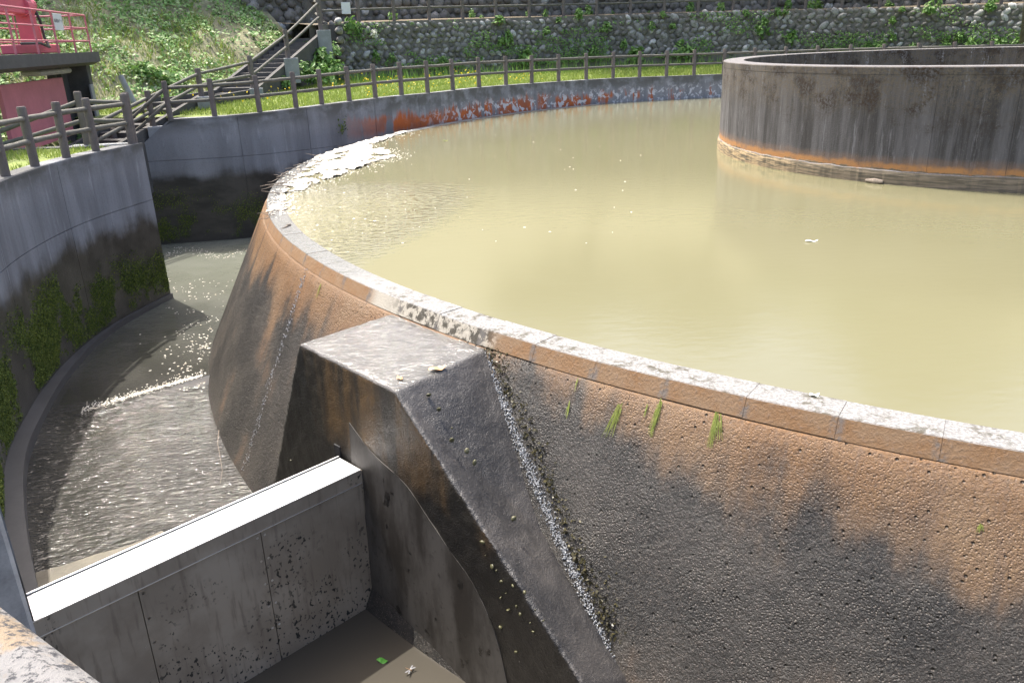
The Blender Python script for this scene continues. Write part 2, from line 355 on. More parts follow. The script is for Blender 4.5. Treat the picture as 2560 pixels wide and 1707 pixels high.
t = NT('near_log'); n = t.noise(t.pos, 9, 5, .65); n2 = t.noise(t.pos, 70, 5, .75); n3 = t.noise(t.pos, 24, 4, .6); M['near_log'] = t.done(t.mix(t.ss(t.add(t.mul(n2, .6), t.mul(n3, .4)), .50, .58), t.mix(t.ss(n, .45, .56), (.23, .18, .125), (.20, .195, .19)), (.05, .05, .055)), .8, t.bump(n2, .8, .008), .3)
plain('block_concrete', (.24, .25, .255), .85, .25, 4); plain('dark_concrete', (.075, .072, .068), .85, .35, 3)
plain('pier_concrete_light', (.38, .37, .355), .8, .3, 5)
plain('red_paint', (.52, .10, .14), .55, .12, 3, bump=.05); plain('pink_paint', (.46, .15, .18), .6, .15, 2, bump=.05)
plain('cable', (.04, .04, .04), .6); plain('sign_white', (.62, .63, .64), .6, .06); plain('ink', (.05, .05, .055), .7, .05)
plain('soil', (.12, .095, .06), .95, .4, 2, bump=.8); plain('turf', (.16, .20, .05), .95, .45, 1.6, bump=.7)
plain('hill_soil', (.25, .235, .14), .95, .5, 1.1, bump=.8)
plain('bark', (.10, .09, .08), .9, .35, 8, bump=.9); t = NT('foam'); n = t.noise(t.pos, 3, 5, .7); n2 = t.noise(t.pos, 40, 4, .7); M['foam'] = t.done(t.mix(t.ss(n2, .4, .65, 0, .5), t.mix(t.ss(n, .5, .72), (.60, .575, .50), (.50, .37, .22)), (.34, .31, .26)), .8, t.bump(n2, .8, .012), .3)
plain('twig', (.22, .18, .14), .85, .4, 30); plain('lump', (.09, .085, .04), .35, .4, 30); plain('rubber', (.02, .02, .02), .5)
plain('dry_leaf', (.55, .30, .13), .6, .3, 20); plain('green_leaf', (.08, .30, .04), .4, .2, 20); plain('wing', (.2, .2, .21), .25, .2, 60)
plain('feather', (.8, .8, .78), .5, .05); plain('dragonfly_body', (.16, .09, .04), .5, .3, 50); plain('grey_box', (.24, .24, .26), .5, .1)
plain('black_trim', (.02, .02, .022), .6); plain('sill', (.10, .088, .06), .6, .4, 4, bump=.7); plain('ledge', (.055, .055, .056), .5, .25, 3)

# ------------------------------------------------------------------ plan of the place (metres, pool centre at the origin, rim top z = 0)
def rr(azdeg):
    a = azdeg % 360
    return float(np.interp(a, [0, 60, 100, 111, 121, 135, 147, 158, 166, 310, 360], [16.9, 16.9, 16.9, 17.0, 16.7, 16.28, 15.95, 15.8, 15.75, 15.75, 16.9]))
def pol(r, azdeg, z=0): a = math.radians(azdeg); return np.array([r*math.cos(a), r*math.sin(a), z])
def spline(pts, step=.25):
    P = np.array(pts, float); n = len(P); out = []
    for i in range(n-1):
        p0, p1, p2, p3 = P[max(i-1, 0)], P[i], P[i+1], P[min(i+2, n-1)]
        m = max(2, int(np.linalg.norm(p2-p1)/step))
        for k in range(m):
            t = k/m; out.append(.5*((2*p1)+(-p0+p2)*t+(2*p0-5*p1+4*p2-p3)*t*t+(-p0+3*p1-3*p2+p3)*t**3))
    out.append(P[-1]); return np.array(out)
class Path:
    """plan curve; side = +1 when the free face lies to the right of travel"""
    def __init__(s, pts, side=1):
        s.P = np.array(pts, float); d = np.diff(s.P[:, :2], axis=0); s.S = np.concatenate([[0], np.cumsum(np.hypot(d[:, 0], d[:, 1]))]); s.side = side; s.L = s.S[-1]
    def at(s, q): return np.array([np.interp(q, s.S, s.P[:, k]) for k in range(s.P.shape[1])])
    def nrm(s, q):
        a = s.at(max(q-.15, 0)); b = s.at(min(q+.15, s.L)); d = (b-a)[:2]; d /= np.linalg.norm(d); return s.side*np.array([d[1], -d[0]])
    def breaks(s, step): return list(np.linspace(0, s.L, max(2, int(round(s.L/step))+1)))
def strip_solid(path, q0, q1, z0, z1, front, back, mat, name, parent=None, step=.3):
    """solid following the path between q0,q1; front/back = offsets along the face normal; z0,z1 numbers or functions of q"""
    n = max(2, int((q1-q0)/step)+1); V = []; F = []
    for q in np.linspace(q0, q1, n):
        p = path.at(q)[:2]; m = path.nrm(q); a = z0(q) if callable(z0) else z0; b = z1(q) if callable(z1) else z1
        fr = front(q) if callable(front) else front
        for off, z in ((fr, a), (fr, b), (back, b), (back, a)): V.append((*(p+m*off), z))
    for i in range(n-1):
        for k in range(4): j = (k+1) % 4; F.append((i*4+k, i*4+j, i*4+4+j, i*4+4+k) if path.side > 0 else (i*4+k, i*4+4+k, i*4+4+j, i*4+j))
    F.append((0, 1, 2, 3)); F.append((4*n-1, 4*n-2, 4*n-3, 4*n-4))
    return mesh(name, V, F, mat, parent)

lp = spline([(-14.40, -13.68), (-15.6, -12.25), (-16.8, -10.5), (-17.8, -8.74), (-18.3, -7.4), (-18.74, -5.82), (-18.96, -4.15), (-18.93, -2.7), (-18.6, -.92)])
LP = Path(lp, 1)
# far wall: from the sloping wing beside the steps round behind the pool
fwpx = [(388, 275, .80), (500, 268, .82), (600, 259, .85), (700, 247, .90), (800, 234, .95), (900, 222, 1.0), (1000, 213, 1.0), (1117, 200, 1.0), (1284, 188, .955), (1420, 180, .94), (1571, 174.5, .91)]
fwp = [onz(x, y, z) for x, y, z in fwpx]
d0 = (fwp[0]-fwp[1])[:2]; d0 /= np.linalg.norm(d0)
wing = [np.array([*(fwp[0][:2]+d0*L), .80-L*.78]) for L in (3.0, 1.5, .12)]
tail = [np.array([*pol(17.0, a)[:2], .90]) for a in range(95, 20, -8)]
FWP = []
for p in fwp:
    r = math.hypot(p[0], p[1]); a = math.degrees(math.atan2(p[1], p[0])); m = rr(a)+.05
    if a < 150: r = min(max(r, m), m+.25)
    FWP.append(np.array([*pol(r, a)[:2], p[2]]))
FP = Path(spline(wing+FWP+tail, .3), 1)
# ------------------------------------------------------------------ ground
WATER = -.012; LOW = -2.65
def _tab(P, off):
    a = np.degrees(np.arctan2(P[:, 1], P[:, 0])) % 360; r = np.hypot(P[:, 0], P[:, 1])+off; o = np.argsort(a); return a[o], r[o]
_fa, _fr = _tab(FP.P[(np.degrees(np.arctan2(FP.P[:, 1], FP.P[:, 0])) % 360) < 165.2], .20); _la, _lr = _tab(LP.P, .22)
_k = [(0, _fr[0])]+list(zip(_fa, _fr))+[(166, 26.5), (182.4, 26.5)]+list(zip(_la, _lr))+[(_la[-1]+.6, 21.15), (228, 21.15), (240, 21.3), (300, 21.3), (330, 19), (360, _fr[0])]
_ka, _kr = np.array(_k).T
def inner_edge(a): return float(np.interp(a % 360, _ka, _kr))
def ground_z(x, y):
    r = np.hypot(x, y); a = np.degrees(np.arctan2(y, x)) % 360
    back = sm(20, 40, a)*sm(172, 150, a)
    z = .74+back*(.14+np.clip((r-17.5)/14, 0, 1)*.5)
    z = z+(fbm(x*.7, y*.7, 3)-.5)*.10*sm(0, 2, r-np.interp(a, np.arange(361), [inner_edge(q) for q in range(361)]))
    near = sm(236, 228, a)*sm(180, 186, a)      # bank behind the channel wall where the path runs
    z = z+(1-near)*sm(225, 240, a)*sm(330, 300, a)*.16
    return z
azs = np.concatenate([np.arange(0, 164, 1.), np.arange(164, 187, .5), np.arange(187, 361, 1.)])
rings = np.concatenate([np.linspace(0, 20, 41), np.geomspace(21, 900, 26)])
V = []; 
for a in azs:
    r0 = inner_edge(a); rad = r0+rings
    V.append(np.stack([rad*math.cos(math.radians(a)), rad*math.sin(math.radians(a))], 1))
V = np.array(V); Z = ground_z(V[..., 0].ravel(), V[..., 1].ravel()); na, nr = V.shape[:2]
VV = np.column_stack([V.reshape(-1, 2), Z]); I = np.arange(na*nr).reshape(na, nr)
F = np.stack([I[:-1, :-1].ravel(), I[:-1, 1:].ravel(), I[1:, 1:].ravel(), I[1:, :-1].ravel()], 1)
tag(mesh('ground', VV, F, M['turf'], smooth=True), kind='structure')
# channel bed, so that nothing below the water line is open
th = np.radians(np.arange(0, 360, 4)); bed = [(0, 0, -3.4)]+[(60*math.cos(a), 60*math.sin(a), -3.4) for a in th]
tag(mesh('channel_bed', bed, [(0, i, i % len(th)+1) for i in range(1, len(th)+1)], M['dark_concrete']), kind='structure')

# ------------------------------------------------------------------ water
az = np.arange(0, 360, 1.); V = [(0, 0, WATER)]
for a in az: V.append(pol(rr(a)+(.06 if 40 < a < 119 else -.30), a, WATER))
tag(mesh('pool_water', V, [(0, i, i % 360+1) for i in range(1, 361)], M['water']), kind='structure')
V = []; aa = np.arange(146, 222.76, .25); rs = np.linspace(16.3, 20.8, 46)
def chan_z(r, a):
    s = math.radians(a-180)*18+(18-r)*.35
    return LOW+.055*math.exp(-((s-6.45)/.16)**2)*np.clip((19.3-r)/1.5, 0, 1)-.05*float(sm(6.4, 7.2, s))
for a in aa:
    k = 1.0 if a > 184.5 else 1.0
    for r in rs:
        V.append(pol(r, a, chan_z(r, a)))
n = len(rs); I = np.arange(len(aa)*n).reshape(len(aa), n)
F = np.stack([I[:-1, :-1].ravel(), I[:-1, 1:].ravel(), I[1:, 1:].ravel(), I[1:, :-1].ravel()], 1)
cw = tag(mesh('channel_water', V, F, M['chan'], smooth=True), kind='structure')
V = [pol(r, a, LOW-.002) for a in np.arange(140, 186, 1.) for r in (20.7, 28)]
mesh('inlet_water', V, [(2*i, 2*i+1, 2*i+3, 2*i+2) for i in range(45)], M['chan'], cw)
V = [pol(r, a, -2.72) for a in np.arange(222.9, 328.9, 1.) for r in (15.5, 20.6)]
tag(mesh('tail_water', V, [(2*i, 2*i+1, 2*i+3, 2*i+2) for i in range(105)], M['tail']), kind='structure')

# ------------------------------------------------------------------ circular weir
weir = tag(empty('circular_weir', pol(15.75, 215, -3)), 'round concrete weir with rust orange battered wall and pale coping holding the muddy pool', 'weir')
BAT = 1.35/2.65
V = []; F = []; prof = [(-.305, -3.0), (-.305, -.16), (.075, -.16), (.095, -.175)]+[(.095-(z+.175)*BAT, z) for z in np.linspace(-.3, -3.3, 22)]
A = np.arange(112, 312.1, .5); n = len(prof)
for a in A:
    for dr, z in prof: V.append(pol(rr(a)+dr, a, z))
for i in range(len(A)-1):
    for k in range(n-1): F.append((i*n+k, (i+1)*n+k, (i+1)*n+k+1, i*n+k+1))
wb = mesh('wall', np.array(V)-np.array(weir.location), F, M['weir'], weir, smooth=False)
wb.data.polygons.foreach_set('use_smooth', np.ones(len(F), dtype=bool))
STEP = 2.44; h = math.radians(STEP/2)-.00008; mb = MB()
# one coping stone, built about the weir axis and turned into place; edges slightly rounded
def cop(lo, hi, b=.008):
    rows = [(-.305, -.15), (-.305, -b), (-.305+b, 0), (-b, 0), (0, -b), (.07, -.15)]; V = []; F = []; m = len(rows); segs = 3
    for i in range(segs):
        a = lo+(hi-lo)*i/(segs-1)
        for dr, z in rows: V.append(((15.75+dr)*math.cos(a), (15.75+dr)*math.sin(a), z))
    for i in range(segs-1):
        for k in range(m): j = (k+1) % m; F.append((i*m+k, (i+1)*m+k, (i+1)*m+j, i*m+j))
    F.append(tuple(range(m))); F.append(tuple((segs-1)*m+k for k in range(m-1, -1, -1))); return V, F
cv, cf = cop(-h, h); cme = bpy.data.meshes.new('coping_stone'); cme.from_pydata(cv, [], cf); cme.materials.append(M['coping']); cme.update()
a0 = 360-120.63+STEP/2
for k in range(-14, 52):
    a = a0-k*STEP; e = rr(a)-15.75; p = pol(e, a, random.uniform(-.004, .004))
    data('coping_stone', cme, weir, Vector(p)-weir.location, (0, 0, math.radians(a)))
# buttress pier: trapezoid in the plane of the wall, running out radially into the channel
NB = np.array([math.cos(math.radians(-138.3)), math.sin(math.radians(-138.3))]); TB = np.array([-NB[1], NB[0]])
def nt(n, t, z): return np.array([*(NB*n+TB*t), z])
ft = [(-.56, -.165), (1.12, -.165), (3.32, -1.80), (4.75, -2.95), (-2.0, -2.95)]; bk = [(-.66, -.165), (.90, -.165), (3.26, -2.62), (3.75, -3.2), (-2.3, -3.25)]
mb = MB(); Vf = [nt(16.98+(-.165-z)*.02, t, z) for t, z in ft]; Vb = [nt(15.6, t, z) for t, z in bk]
mb.add(Vf+Vb, [(0, 4, 3, 2, 1), (5, 6, 7, 8, 9), (0, 1, 6, 5), (1, 2, 7, 6), (2, 3, 8, 7), (3, 4, 9, 8), (4, 0, 5, 9)])
Wl = np.array(weir.location)
def wl(o):   # child built in world coordinates
    o.location = Vector(o.location)-weir.location; return o
pier = wl(mb.build('buttress', M['pier'], weir)); tag(pier, 'flat topped wet buttress with sloping flank')
curve = [(.30, -.735), (.56, -.87), (.78, -.945), (1.18, -1.03), (1.51, -1.235), (1.82, -1.43), (2.09, -1.59), (2.35, -1.93), (2.49, -2.37), (2.55, -2.9), (.2, -2.9)]
_c = spline(curve[:10], .08); curve = [tuple(q) for q in _c]+[(.2, -2.9)]
mb = MB(); mb.prism([nt(16.96+(-.165-z)*.02, t, z) for t, z in curve], (*(NB*.025), 0)); sp = mb.build('seal_plate', M['plate'], pier)
rm = pier.modifiers.new('rough', 'REMESH'); rm.mode = 'VOXEL'; rm.voxel_size = .03; rm.use_smooth_shade = True
tx = bpy.data.textures.new('rough', 'CLOUDS'); tx.noise_scale = .16; tx.noise_depth = 3
dm = pier.modifiers.new('wear', 'DISPLACE'); dm.texture = tx; dm.strength = .022; dm.mid_level = .5; dm.texture_coords = 'GLOBAL'

# ------------------------------------------------------------------ inner cylinder
cyl = tag(empty('overflow_cylinder', (0, 0, -.3)), 'grey streaked concrete cylinder with rusty tide band standing in the pool', 'cylinder')
def oncyl(x, y, R):
    d = ray(x, y); a = d[0]**2+d[1]**2; b = 2*(CAM[0]*d[0]+CAM[1]*d[1]); c = CAM[0]**2+CAM[1]**2-R*R
    t = (-b-math.sqrt(max(b*b-4*a*c, 0)))/(2*a); P = CAM+t*d; return P
def ringseg(a0, a1, rows, mat, name, parent, step=1.5, smooth=True):
    n = max(2, int(abs(a1-a0)/step)+1); m = len(rows); V = []; F = []
    for a in np.linspace(a0, a1, n):
        for r, z in rows: V.append(pol(r, a, z))
    for i in range(n-1):
        for k in range(m): j = (k+1) % m; F.append((i*m+k, (i+1)*m+k, (i+1)*m+j, i*m+j))
    F.append(tuple(range(m))); F.append(tuple((n-1)*m+k for k in range(m-1, -1, -1)))
    V = np.array(V); V[:, 2] += .3; return mesh(name, V, F, mat, parent, smooth=False)
pa = math.degrees(math.atan2(*oncyl(2021.7/D, 256/D, 5.94)[[1, 0]])); pb = math.degrees(math.atan2(*oncyl(2164/D, 256/D, 5.94)[[1, 0]]))
CH = 1.955
ringseg(0, 360, [(5.48, -.3), (5.915, -.3), (5.915, CH-.14), (5.48, CH-.14)], M['dark_concrete'], 'core', cyl)
w = abs(pb-pa); npan = int(round(360/w)); w = 360/npan
for k in range(npan):
    a = pb+k*w; ringseg(a+.02, a+w-.02, [(5.9, -.28), (5.94, -.28), (5.94, CH-.13), (5.9, CH-.13)], M['cyl'], 'wall_panel', cyl)
ringseg(0, 360, [(5.47, -.28), (5.475, CH-.13), (5.478, CH-.012), (5.49, CH), (5.93, CH), (5.945, CH-.015), (5.943, CH-.128), (5.6, CH-.128), (5.6, -.28)], M['cyl'], 'top_ring', cyl)
# worn footing skirt with a broken lower edge
V = []; F = []; A = np.arange(0, 360.1, .5)
for a in A:
    nn = fbm(np.array([a*.35]), np.array([1.]), 5)[0]; n2 = fbm(np.array([a*1.3]), np.array([4.]), 9)[0]
    top = .22+.05*(nn-.5); o = .008+.028*n2
    for r, z in ((5.93, top+.02), (5.945+o*.6, top), (5.95+o, top-.06), (5.95+o*.9, -.05), (5.95, -.25)): V.append(pol(r, a, z+.3))
for i in range(len(A)-1):
    for k in range(4): F.append((i*5+k, i*5+5+k, i*5+6+k, i*5+1+k))
mesh('footing', V, F, M['cyl'], cyl, smooth=False)
mb = MB(); mb.tube([oncyl(x, y, 5.99)*np.array([1, 1, 0])+np.array([0, 0, .03]) for x, y in ((1990, 399), (2010, 402), (2030, 403))], [.02, .05, .03], 8)
fl = mb.build('driftwood', M['twig']); tag(fl, 'piece of pale driftwood floating against the foot of the cylinder', 'driftwood')

# ------------------------------------------------------------------ channel walls
def channel_wall(name, label, path, zt, zb, brk, zj, thick=.36):
    o = tag(empty(name, (*path.at(0)[:2], -3.0)), label, 'wall'); off = np.array(o.location)
    def fix(c): c.location = Vector(c.location)-o.location; return c
    ztf = zt if callable(zt) else (lambda q: zt)
    fix(strip_solid(path, 0, path.L, zb, lambda q: ztf(q)-.055, -.03, -thick+.01, M['wall'], 'core', o))
    for q0, q1 in zip(brk[:-1], brk[1:]):
        fix(strip_solid(path, q0+.005, q1-.005, zj+.006, lambda q: ztf(q)-.05, 0, -.025, M['wall'], 'wall_panel', o))
        fix(strip_solid(path, q0+.005, q1-.005, zb, zj-.006, 0, -.025, M['wall'], 'wall_panel', o))
    fix(strip_solid(path, 0, path.L, lambda q: ztf(q)-.05, ztf, .008, -thick, M['wall'], 'coping', o))
    return o, fix
lw, fixl = channel_wall('channel_wall', 'streaked grey channel wall with mossy dark foot carrying the log fence beside the pink gate', LP, .78, -3.1, LP.breaks(3.1), -.42)
fixl(strip_solid(LP, 0, LP.L, -3.1, lambda q: -2.50-.04*q/LP.L, lambda q: .05+.17*float(sm(13.5, 8, q)), -.02, M['ledge'], 'footing', lw))
# end face return at the corner
e = LP.at(LP.L); nn = LP.nrm(LP.L)
def s_at_px(path, x):    # arc length where the path crosses the picture column of a point
    best = None
    for q in np.linspace(0, path.L, 1200):
        p = path.at(q); p = p[:3] if len(p) > 2 else np.array([*p, .78]); d = p-CAM; u = (1280+FPX*(d@RT)/(d@FW))/D
        if best is None or abs(u-x) < best[0]: best = (abs(u-x), q)
    return best[1]
q0 = s_at_px(FP, 388)
brk = [0]+[s_at_px(FP, x) for x in (545, 702, 858, 962, 1120, 1307, 1500)]
brk += list(np.linspace(brk[-1], FP.L, 6))[1:]
fwl, fixf = channel_wall('pool_wall', 'grey curved wall with orange rust stains and lime bloom behind the pool', FP, lambda q: float(np.interp(q, FP.S, FP.P[:, 2])), -3.1, brk, -.30, .32)
# wall that closes the inlet behind the channel corner, and the bank wall under the near fence
CP = Path(np.array([pol(26.2, a)[:2] for a in np.arange(190, 160, -2.)]), 1)
channel_wall('inlet_wall', 'plain concrete wall closing the inlet behind the channel corner', CP, .7, -3.1, CP.breaks(6), -.4)
EP = Path(np.array([LP.at(LP.L)[:2]+np.array([-.1, -.01])]+[LP.at(LP.L)[:2]+np.array([-1, -.05])*k for k in (2.5, 5, 7)]), 1)
ew = tag(strip_solid(EP, .0, EP.L, -3.1, .775, 0, -.3, M['wall'], 'return_wall'), 'grey wall end running back from the channel corner', 'wall')
NPth = Path(spline([(-15.05, -14.55), (-13.4, -15.75), (-11.7, -17.0), (-9, -18.95), (-4, -20.6), (4, -20.6)]), -1)
NPth.side = 1
nw = Path(NPth.P[::-1], 1)
bw = tag(strip_solid(nw, 0, nw.L, -3.1, .82, 0, -.35, M['wall'], 'bank_wall'), 'concrete bank wall below the lichen covered handrail', 'wall')
# pilaster holding the gate slot
GU = np.array([-.704, -.711, 0]); GU /= np.linalg.norm(GU); GW = np.array([GU[1], -GU[0], 0])   # GU outward along the gate, GW upstream
pc = np.array([-14.37, -13.73, 0]); mb = MB()
mb.box(pc+GU*.45+GW*.30+np.array([0, 0, -1.13]), (.9, .6, 3.9), GU, GW, bev=.03)
tag(mb.build('gate_pilaster', M['pier_concrete_light']), 'smooth grey concrete pilaster holding the outer end of the steel gate', 'pilaster')

# ------------------------------------------------------------------ steel sluice gate
gr0 = np.array([-12.40, -11.66, 0]); GL = 2.93; gate = tag(empty('sluice_gate', (*(gr0[:2]+GU[:2]*GL/2), -3.0)), 'steel sluice gate with bright white top and dark spotted panels across the channel', 'gate')
GT = -1.17
def gp(u, w, z): return gr0+GU*u+GW*w+np.array([0, 0, z])
def gb(name, u0, u1, w0, w1, z0, z1, mat, bev=0, parent=gate):
    mb = MB(); mb.box(gp((u0+u1)/2, (w0+w1)/2, (z0+z1)/2), (u1-u0, w1-w0, z1-z0), GU, GW, bev=bev); o = mb.build(name, mat, parent); o.location = -gate.location; return o
gb('body', .01, GL-.01, .03, .33, -3.0, GT-.012, M['skin'])
gb('top_plate', 0, GL, 0, .345, GT-.01, GT, M['steel'])
gb('seal_strip', .0, GL, .352, .366, GT-.06, GT+.016, M['steel']); gb('seal_rubber', 0, GL, .3455, .3515, GT-.06, GT+.006, M['rubber'])
gb('upper_band', .0, GL, .0, .029, GT-.14, GT-.0105, M['skin']); gb('lip', 0, GL, -.006, .029, GT-.147, GT-.1405, M['steel'])
def on_gate(x, y):
    d = ray(x, y); t = ((gr0-CAM)@GW)/(d@GW); P = CAM+t*d; return (P-gr0)@GU, P[2]
seams = sorted([0]+[on_gate(*q)[0] for q in ((598, 1215), (312, 1335))]+[GL])
for a, b in zip(seams[:-1], seams[1:]): gb('skin_plate', a+.004, b-.004, .008, .029, -3.0, GT-.149, M['skin'])
gb('end_plate', -.012, -.0005, .0, .34, -3.0, GT-.012, M['skin'])
bm = MB(); bm.tube([(0, 0, 0), (0, 0, .012)], .013, 6); bo = bm.build('bolt', M['steel'], gate); bme = bo.data; bpy.data.objects.remove(bo)
qrot = Matrix((GU, np.array([0, 0, 1.]), -GW)).transposed().to_euler()
for sm_ in seams[1:-1]:
    for k in range(5):
        for sgn in (-1, 1):
            z = GT-.20-k*.24
            data('bolt', bme, gate, Vector(gp(sm_+sgn*.035, .008, z))-gate.location, qrot)
# sandy sill on the upstream foot of the gate
mb = MB(); mb.prism([np.array([*p[:2], -3.1]) for p in [gp(GL+.1, .40, 0), gp(.9, .40, 0)]+[onz(x, y, -2.63) for x, y in ((372, 1218), (330, 1238), (290, 1254), (220, 1272), (150, 1296), (90, 1312), (40, 1328))]], (0, 0, .47)); tag(mb.build('gate_sill', M['sill']), 'sandy concrete sill just above water behind the steel gate', 'sill')
# black block standing for the dark gap between gate end and pier
mb = MB(); mb.box(gp(-.075, .42, GT-.55), (.10, .10, 1.3), GU, GW); tag(mb.build('gap_block', M['black_trim']), 'black block standing for the dark gap between the gate end and the wet buttress', 'gate guide')

# ------------------------------------------------------------------ log fences
def postmesh(r=.075):
    V = []; F = []; n = 12
    for rad, z in ((r, -.25), (r, .97), (r*.88, 1.0)):
        for k in range(n): a = 2*math.pi*k/n; V.append((rad*math.cos(a), rad*math.sin(a), z))
    for i in range(2):
        for k in range(n): j = (k+1) % n; F.append((i*n+k, i*n+j, i*n+n+j, i*n+n+k))
    F.append(tuple(2*n+k for k in range(n))); me = bpy.data.meshes.new('post'); me.from_pydata(V, [], F); me.materials.append(M['log_post']); me.update(); return me
def railmesh(r=.05, seed=0, mat='log_rail'):
    V = []; F = []; n = 10; m = 7; rg = np.random.default_rng(seed)
    for i in range(m):
        q = r*(1+rg.uniform(-.09, .09)); oy, oz = rg.uniform(-.006, .006, 2)
        for k in range(n): a = 2*math.pi*k/n; V.append((i/(m-1), q*math.cos(a)+oy, q*math.sin(a)+oz))
    for i in range(m-1):
        for k in range(n): j = (k+1) % n; F.append((i*n+k, i*n+n+k, i*n+n+j, i*n+j))
    F.append(tuple(range(n))); F.append(tuple((m-1)*n+k for k in range(n-1, -1, -1)))
    me = bpy.data.meshes.new('rail'); me.from_pydata(V, [], F); me.materials.append(M[mat]); me.update()
    me.polygons.foreach_set('use_smooth', np.ones(len(F), dtype=bool)); return me
PM = postmesh(); RM = [railmesh(.047, k) for k in range(4)]
def rail_obj(a, b, parent, me=None):
    a = Vector(a); b = Vector(b); d = b-a; q = d.to_track_quat('X', 'Z')
    return data('rail', me or random.choice(RM), parent, a-Vector(parent.location), q.to_euler(), (d.length, 1, 1))
def fence(name, label, bases, H=1.0, fr=(.43, .81), skip=(), wide=1, zmax=None):
    Hs = H if hasattr(H, '__len__') else [H]*len(bases)
    o = tag(empty(name, tuple(bases[0])), label, 'fence')
    for b, hh in zip(bases, Hs): data('post', PM, o, Vector(b)-o.location, (random.uniform(-.012, .012), random.uniform(-.012, .012), random.uniform(0, 6)), (wide, wide, hh))
    for i in range(len(bases)-1):
        if i in skip: continue
        a, b = np.array(bases[i]), np.array(bases[i+1])
        for f in fr: rail_obj(a+np.array([0, 0, Hs[i]*f]), b+np.array([0, 0, Hs[i+1]*f]), o)
    return o
# fence on the channel wall (left)
lb = []
qs = [s_at_px(LP, x) for x in (38, 103, 172, 238, 303)]
st = qs[1]-qs[0]; qs = [qs[0]-k*1.12 for k in (3, 2, 1)]+qs; qs[-1] = LP.L-.12
for q in qs: p = LP.at(q)[:2]-LP.nrm(q)*.16; lb.append((*p, .78))
fence('log_fence', 'weathered log fence on the channel wall in front of the pink gate', lb, 1.0, (.42, .80))
# its return behind the corner, on a low plinth, then down the bank
c = np.array(lb[-1]); r1 = onz(200, 325, .86); r1[2] = .86; r2 = onz(160, 372, .55); r2 = np.array([c[0]-2.4, c[1]-.9, .62])
fence('return_fence', 'short log fence turning back from the channel corner towards the gatehouse', [tuple(c+np.array([-.02, .16, .02])), tuple(r1), tuple(r2)], [1.0, 1.0, .62], (.42, .80))
mb = MB(); mb.box((r1+c)/2+np.array([-.22, .02, -.11]), (1.15, .26, .16), ((c-r1)/np.linalg.norm(c-r1))*np.array([1, 1, 0]), np.cross([0, 0, 1], (c-r1)/np.linalg.norm(c-r1)), bev=.015)
tag(mb.build('fence_plinth', M['block_concrete']), 'low concrete plinth under the fence return at the channel corner', 'plinth')
# fence along the pool wall
fx = [388, 492, 600, 687, 746, 808, 868, 929, 990, 1049, 1108, 1169, 1229, 1290, 1352, 1412, 1473, 1535, 1597]
fb = []
for x in fx:
    q = s_at_px(FP, x); p = FP.at(q); m = FP.nrm(q); fb.append(np.array([*(p[:2]-m*.16), p[2]]))
q = s_at_px(FP, 1597); st = np.linalg.norm(fb[-1]-fb[-2])
for k in range(1, 13):
    qq = q+k*1.28
    if qq < FP.L: p = FP.at(qq); m = FP.nrm(qq); fb.append(np.array([*(p[:2]-m*.16), p[2]]))
pw = FP.at(max(q0-1.55, 0)); pw = np.array([*(pw[:2]-FP.nrm(q0)*.16), .80-1.5*.78+.25])
fence('pool_fence', 'long curved log fence on the rust stained pool wall in front of the stone terraces', [tuple(pw+np.array([0, 0, -.2]))]+[tuple(b) for b in fb], [.95]+[1.0]*len(fb), (.44, .82))

# ------------------------------------------------------------------ steps up the bank with their fence
PB = [ond(352, 290, 25.2), ond(463, 222, 27.0), ond(582, 203, 28.8), ond(662, 134, 31.6), ond(737, 70, 34.8)]
PH = []
for (x, yb, yt), b in zip([(352, 290, 208), (463, 222, 157), (582, 203, 128), (662, 134, 68), (737, 70, -8)], PB):
    dd = math.hypot(*(b-CAM)[:2]); PH.append(ond(x-8, yt, dd)[2]-b[2])
PB0 = np.array([*(PB[0][:2]+(PB[0]-PB[1])[:2]/np.linalg.norm((PB[0]-PB[1])[:2])*2.2), PB[0][2]-.55])
fence('stair_fence', 'log fence climbing the steps from the channel to the stone terrace', [tuple(PB0)]+[tuple(b) for b in PB], [1.0]+PH, (.40, .80), wide=1.1)
steps = tag(empty('stairway', tuple(PB[2])), 'concrete stairway with sloping stringer climbing to the stone terrace', 'stairs')
def fixs(o): o.location = Vector(o.location)-steps.location; return o
def flight(a, b, n, w=1.25, dz=-.28):
    a = np.array(a)+np.array([0, 0, dz]); b = np.array(b)+np.array([0, 0, dz]); d = (b-a)[:2]; L = np.linalg.norm(d); d /= L
    lat = np.array([-d[1], d[0]]); X = np.array([*d, 0]); Y = np.array([*lat, 0])
    for k in range(n):
        c = a+(b-a)*(k+.5)/n+Y*(w/2+.12); run = L/n
        mb = MB(); mb.box(c+np.array([0, 0, -.10]), (run+.03, w, (b[2]-a[2])/n+.20), X, Y); fixs(mb.build('step', M['dark_concrete'], steps))  # shadow inside the flight is put into the dark colour of the steps
    for off in (0.02, w+.22):
        mb = MB(); up = np.array([0, 0, .16]); mb.prism([a+Y*off-np.array([0, 0, 1.3]), b+Y*off-np.array([0, 0, 1.6]), b+Y*off+up, a+Y*off+up], Y*.13); fixs(mb.build('stringer', M['dark_concrete'], steps))
flight(PB0, PB[0], 4, dz=-.12); flight(PB[0], PB[1], 4, dz=-.12); flight(PB[1], PB[2], 3, dz=-.2); flight(PB[2], PB[4], 13)
for b, hgt, wd in ((PB[2], .55, .42), (PB[3], .85, .50), (PB[4], 1.1, .52), (PB[1], .35, .4), (PB[0], .3, .4)):
    mb = MB(); mb.box(b+np.array([.12, -.12, -hgt/2]), (wd, wd, hgt), (.97, .25, 0), (-.25, .97, 0), bev=.012); fixs(mb.build('footing', M['block_concrete'], steps))

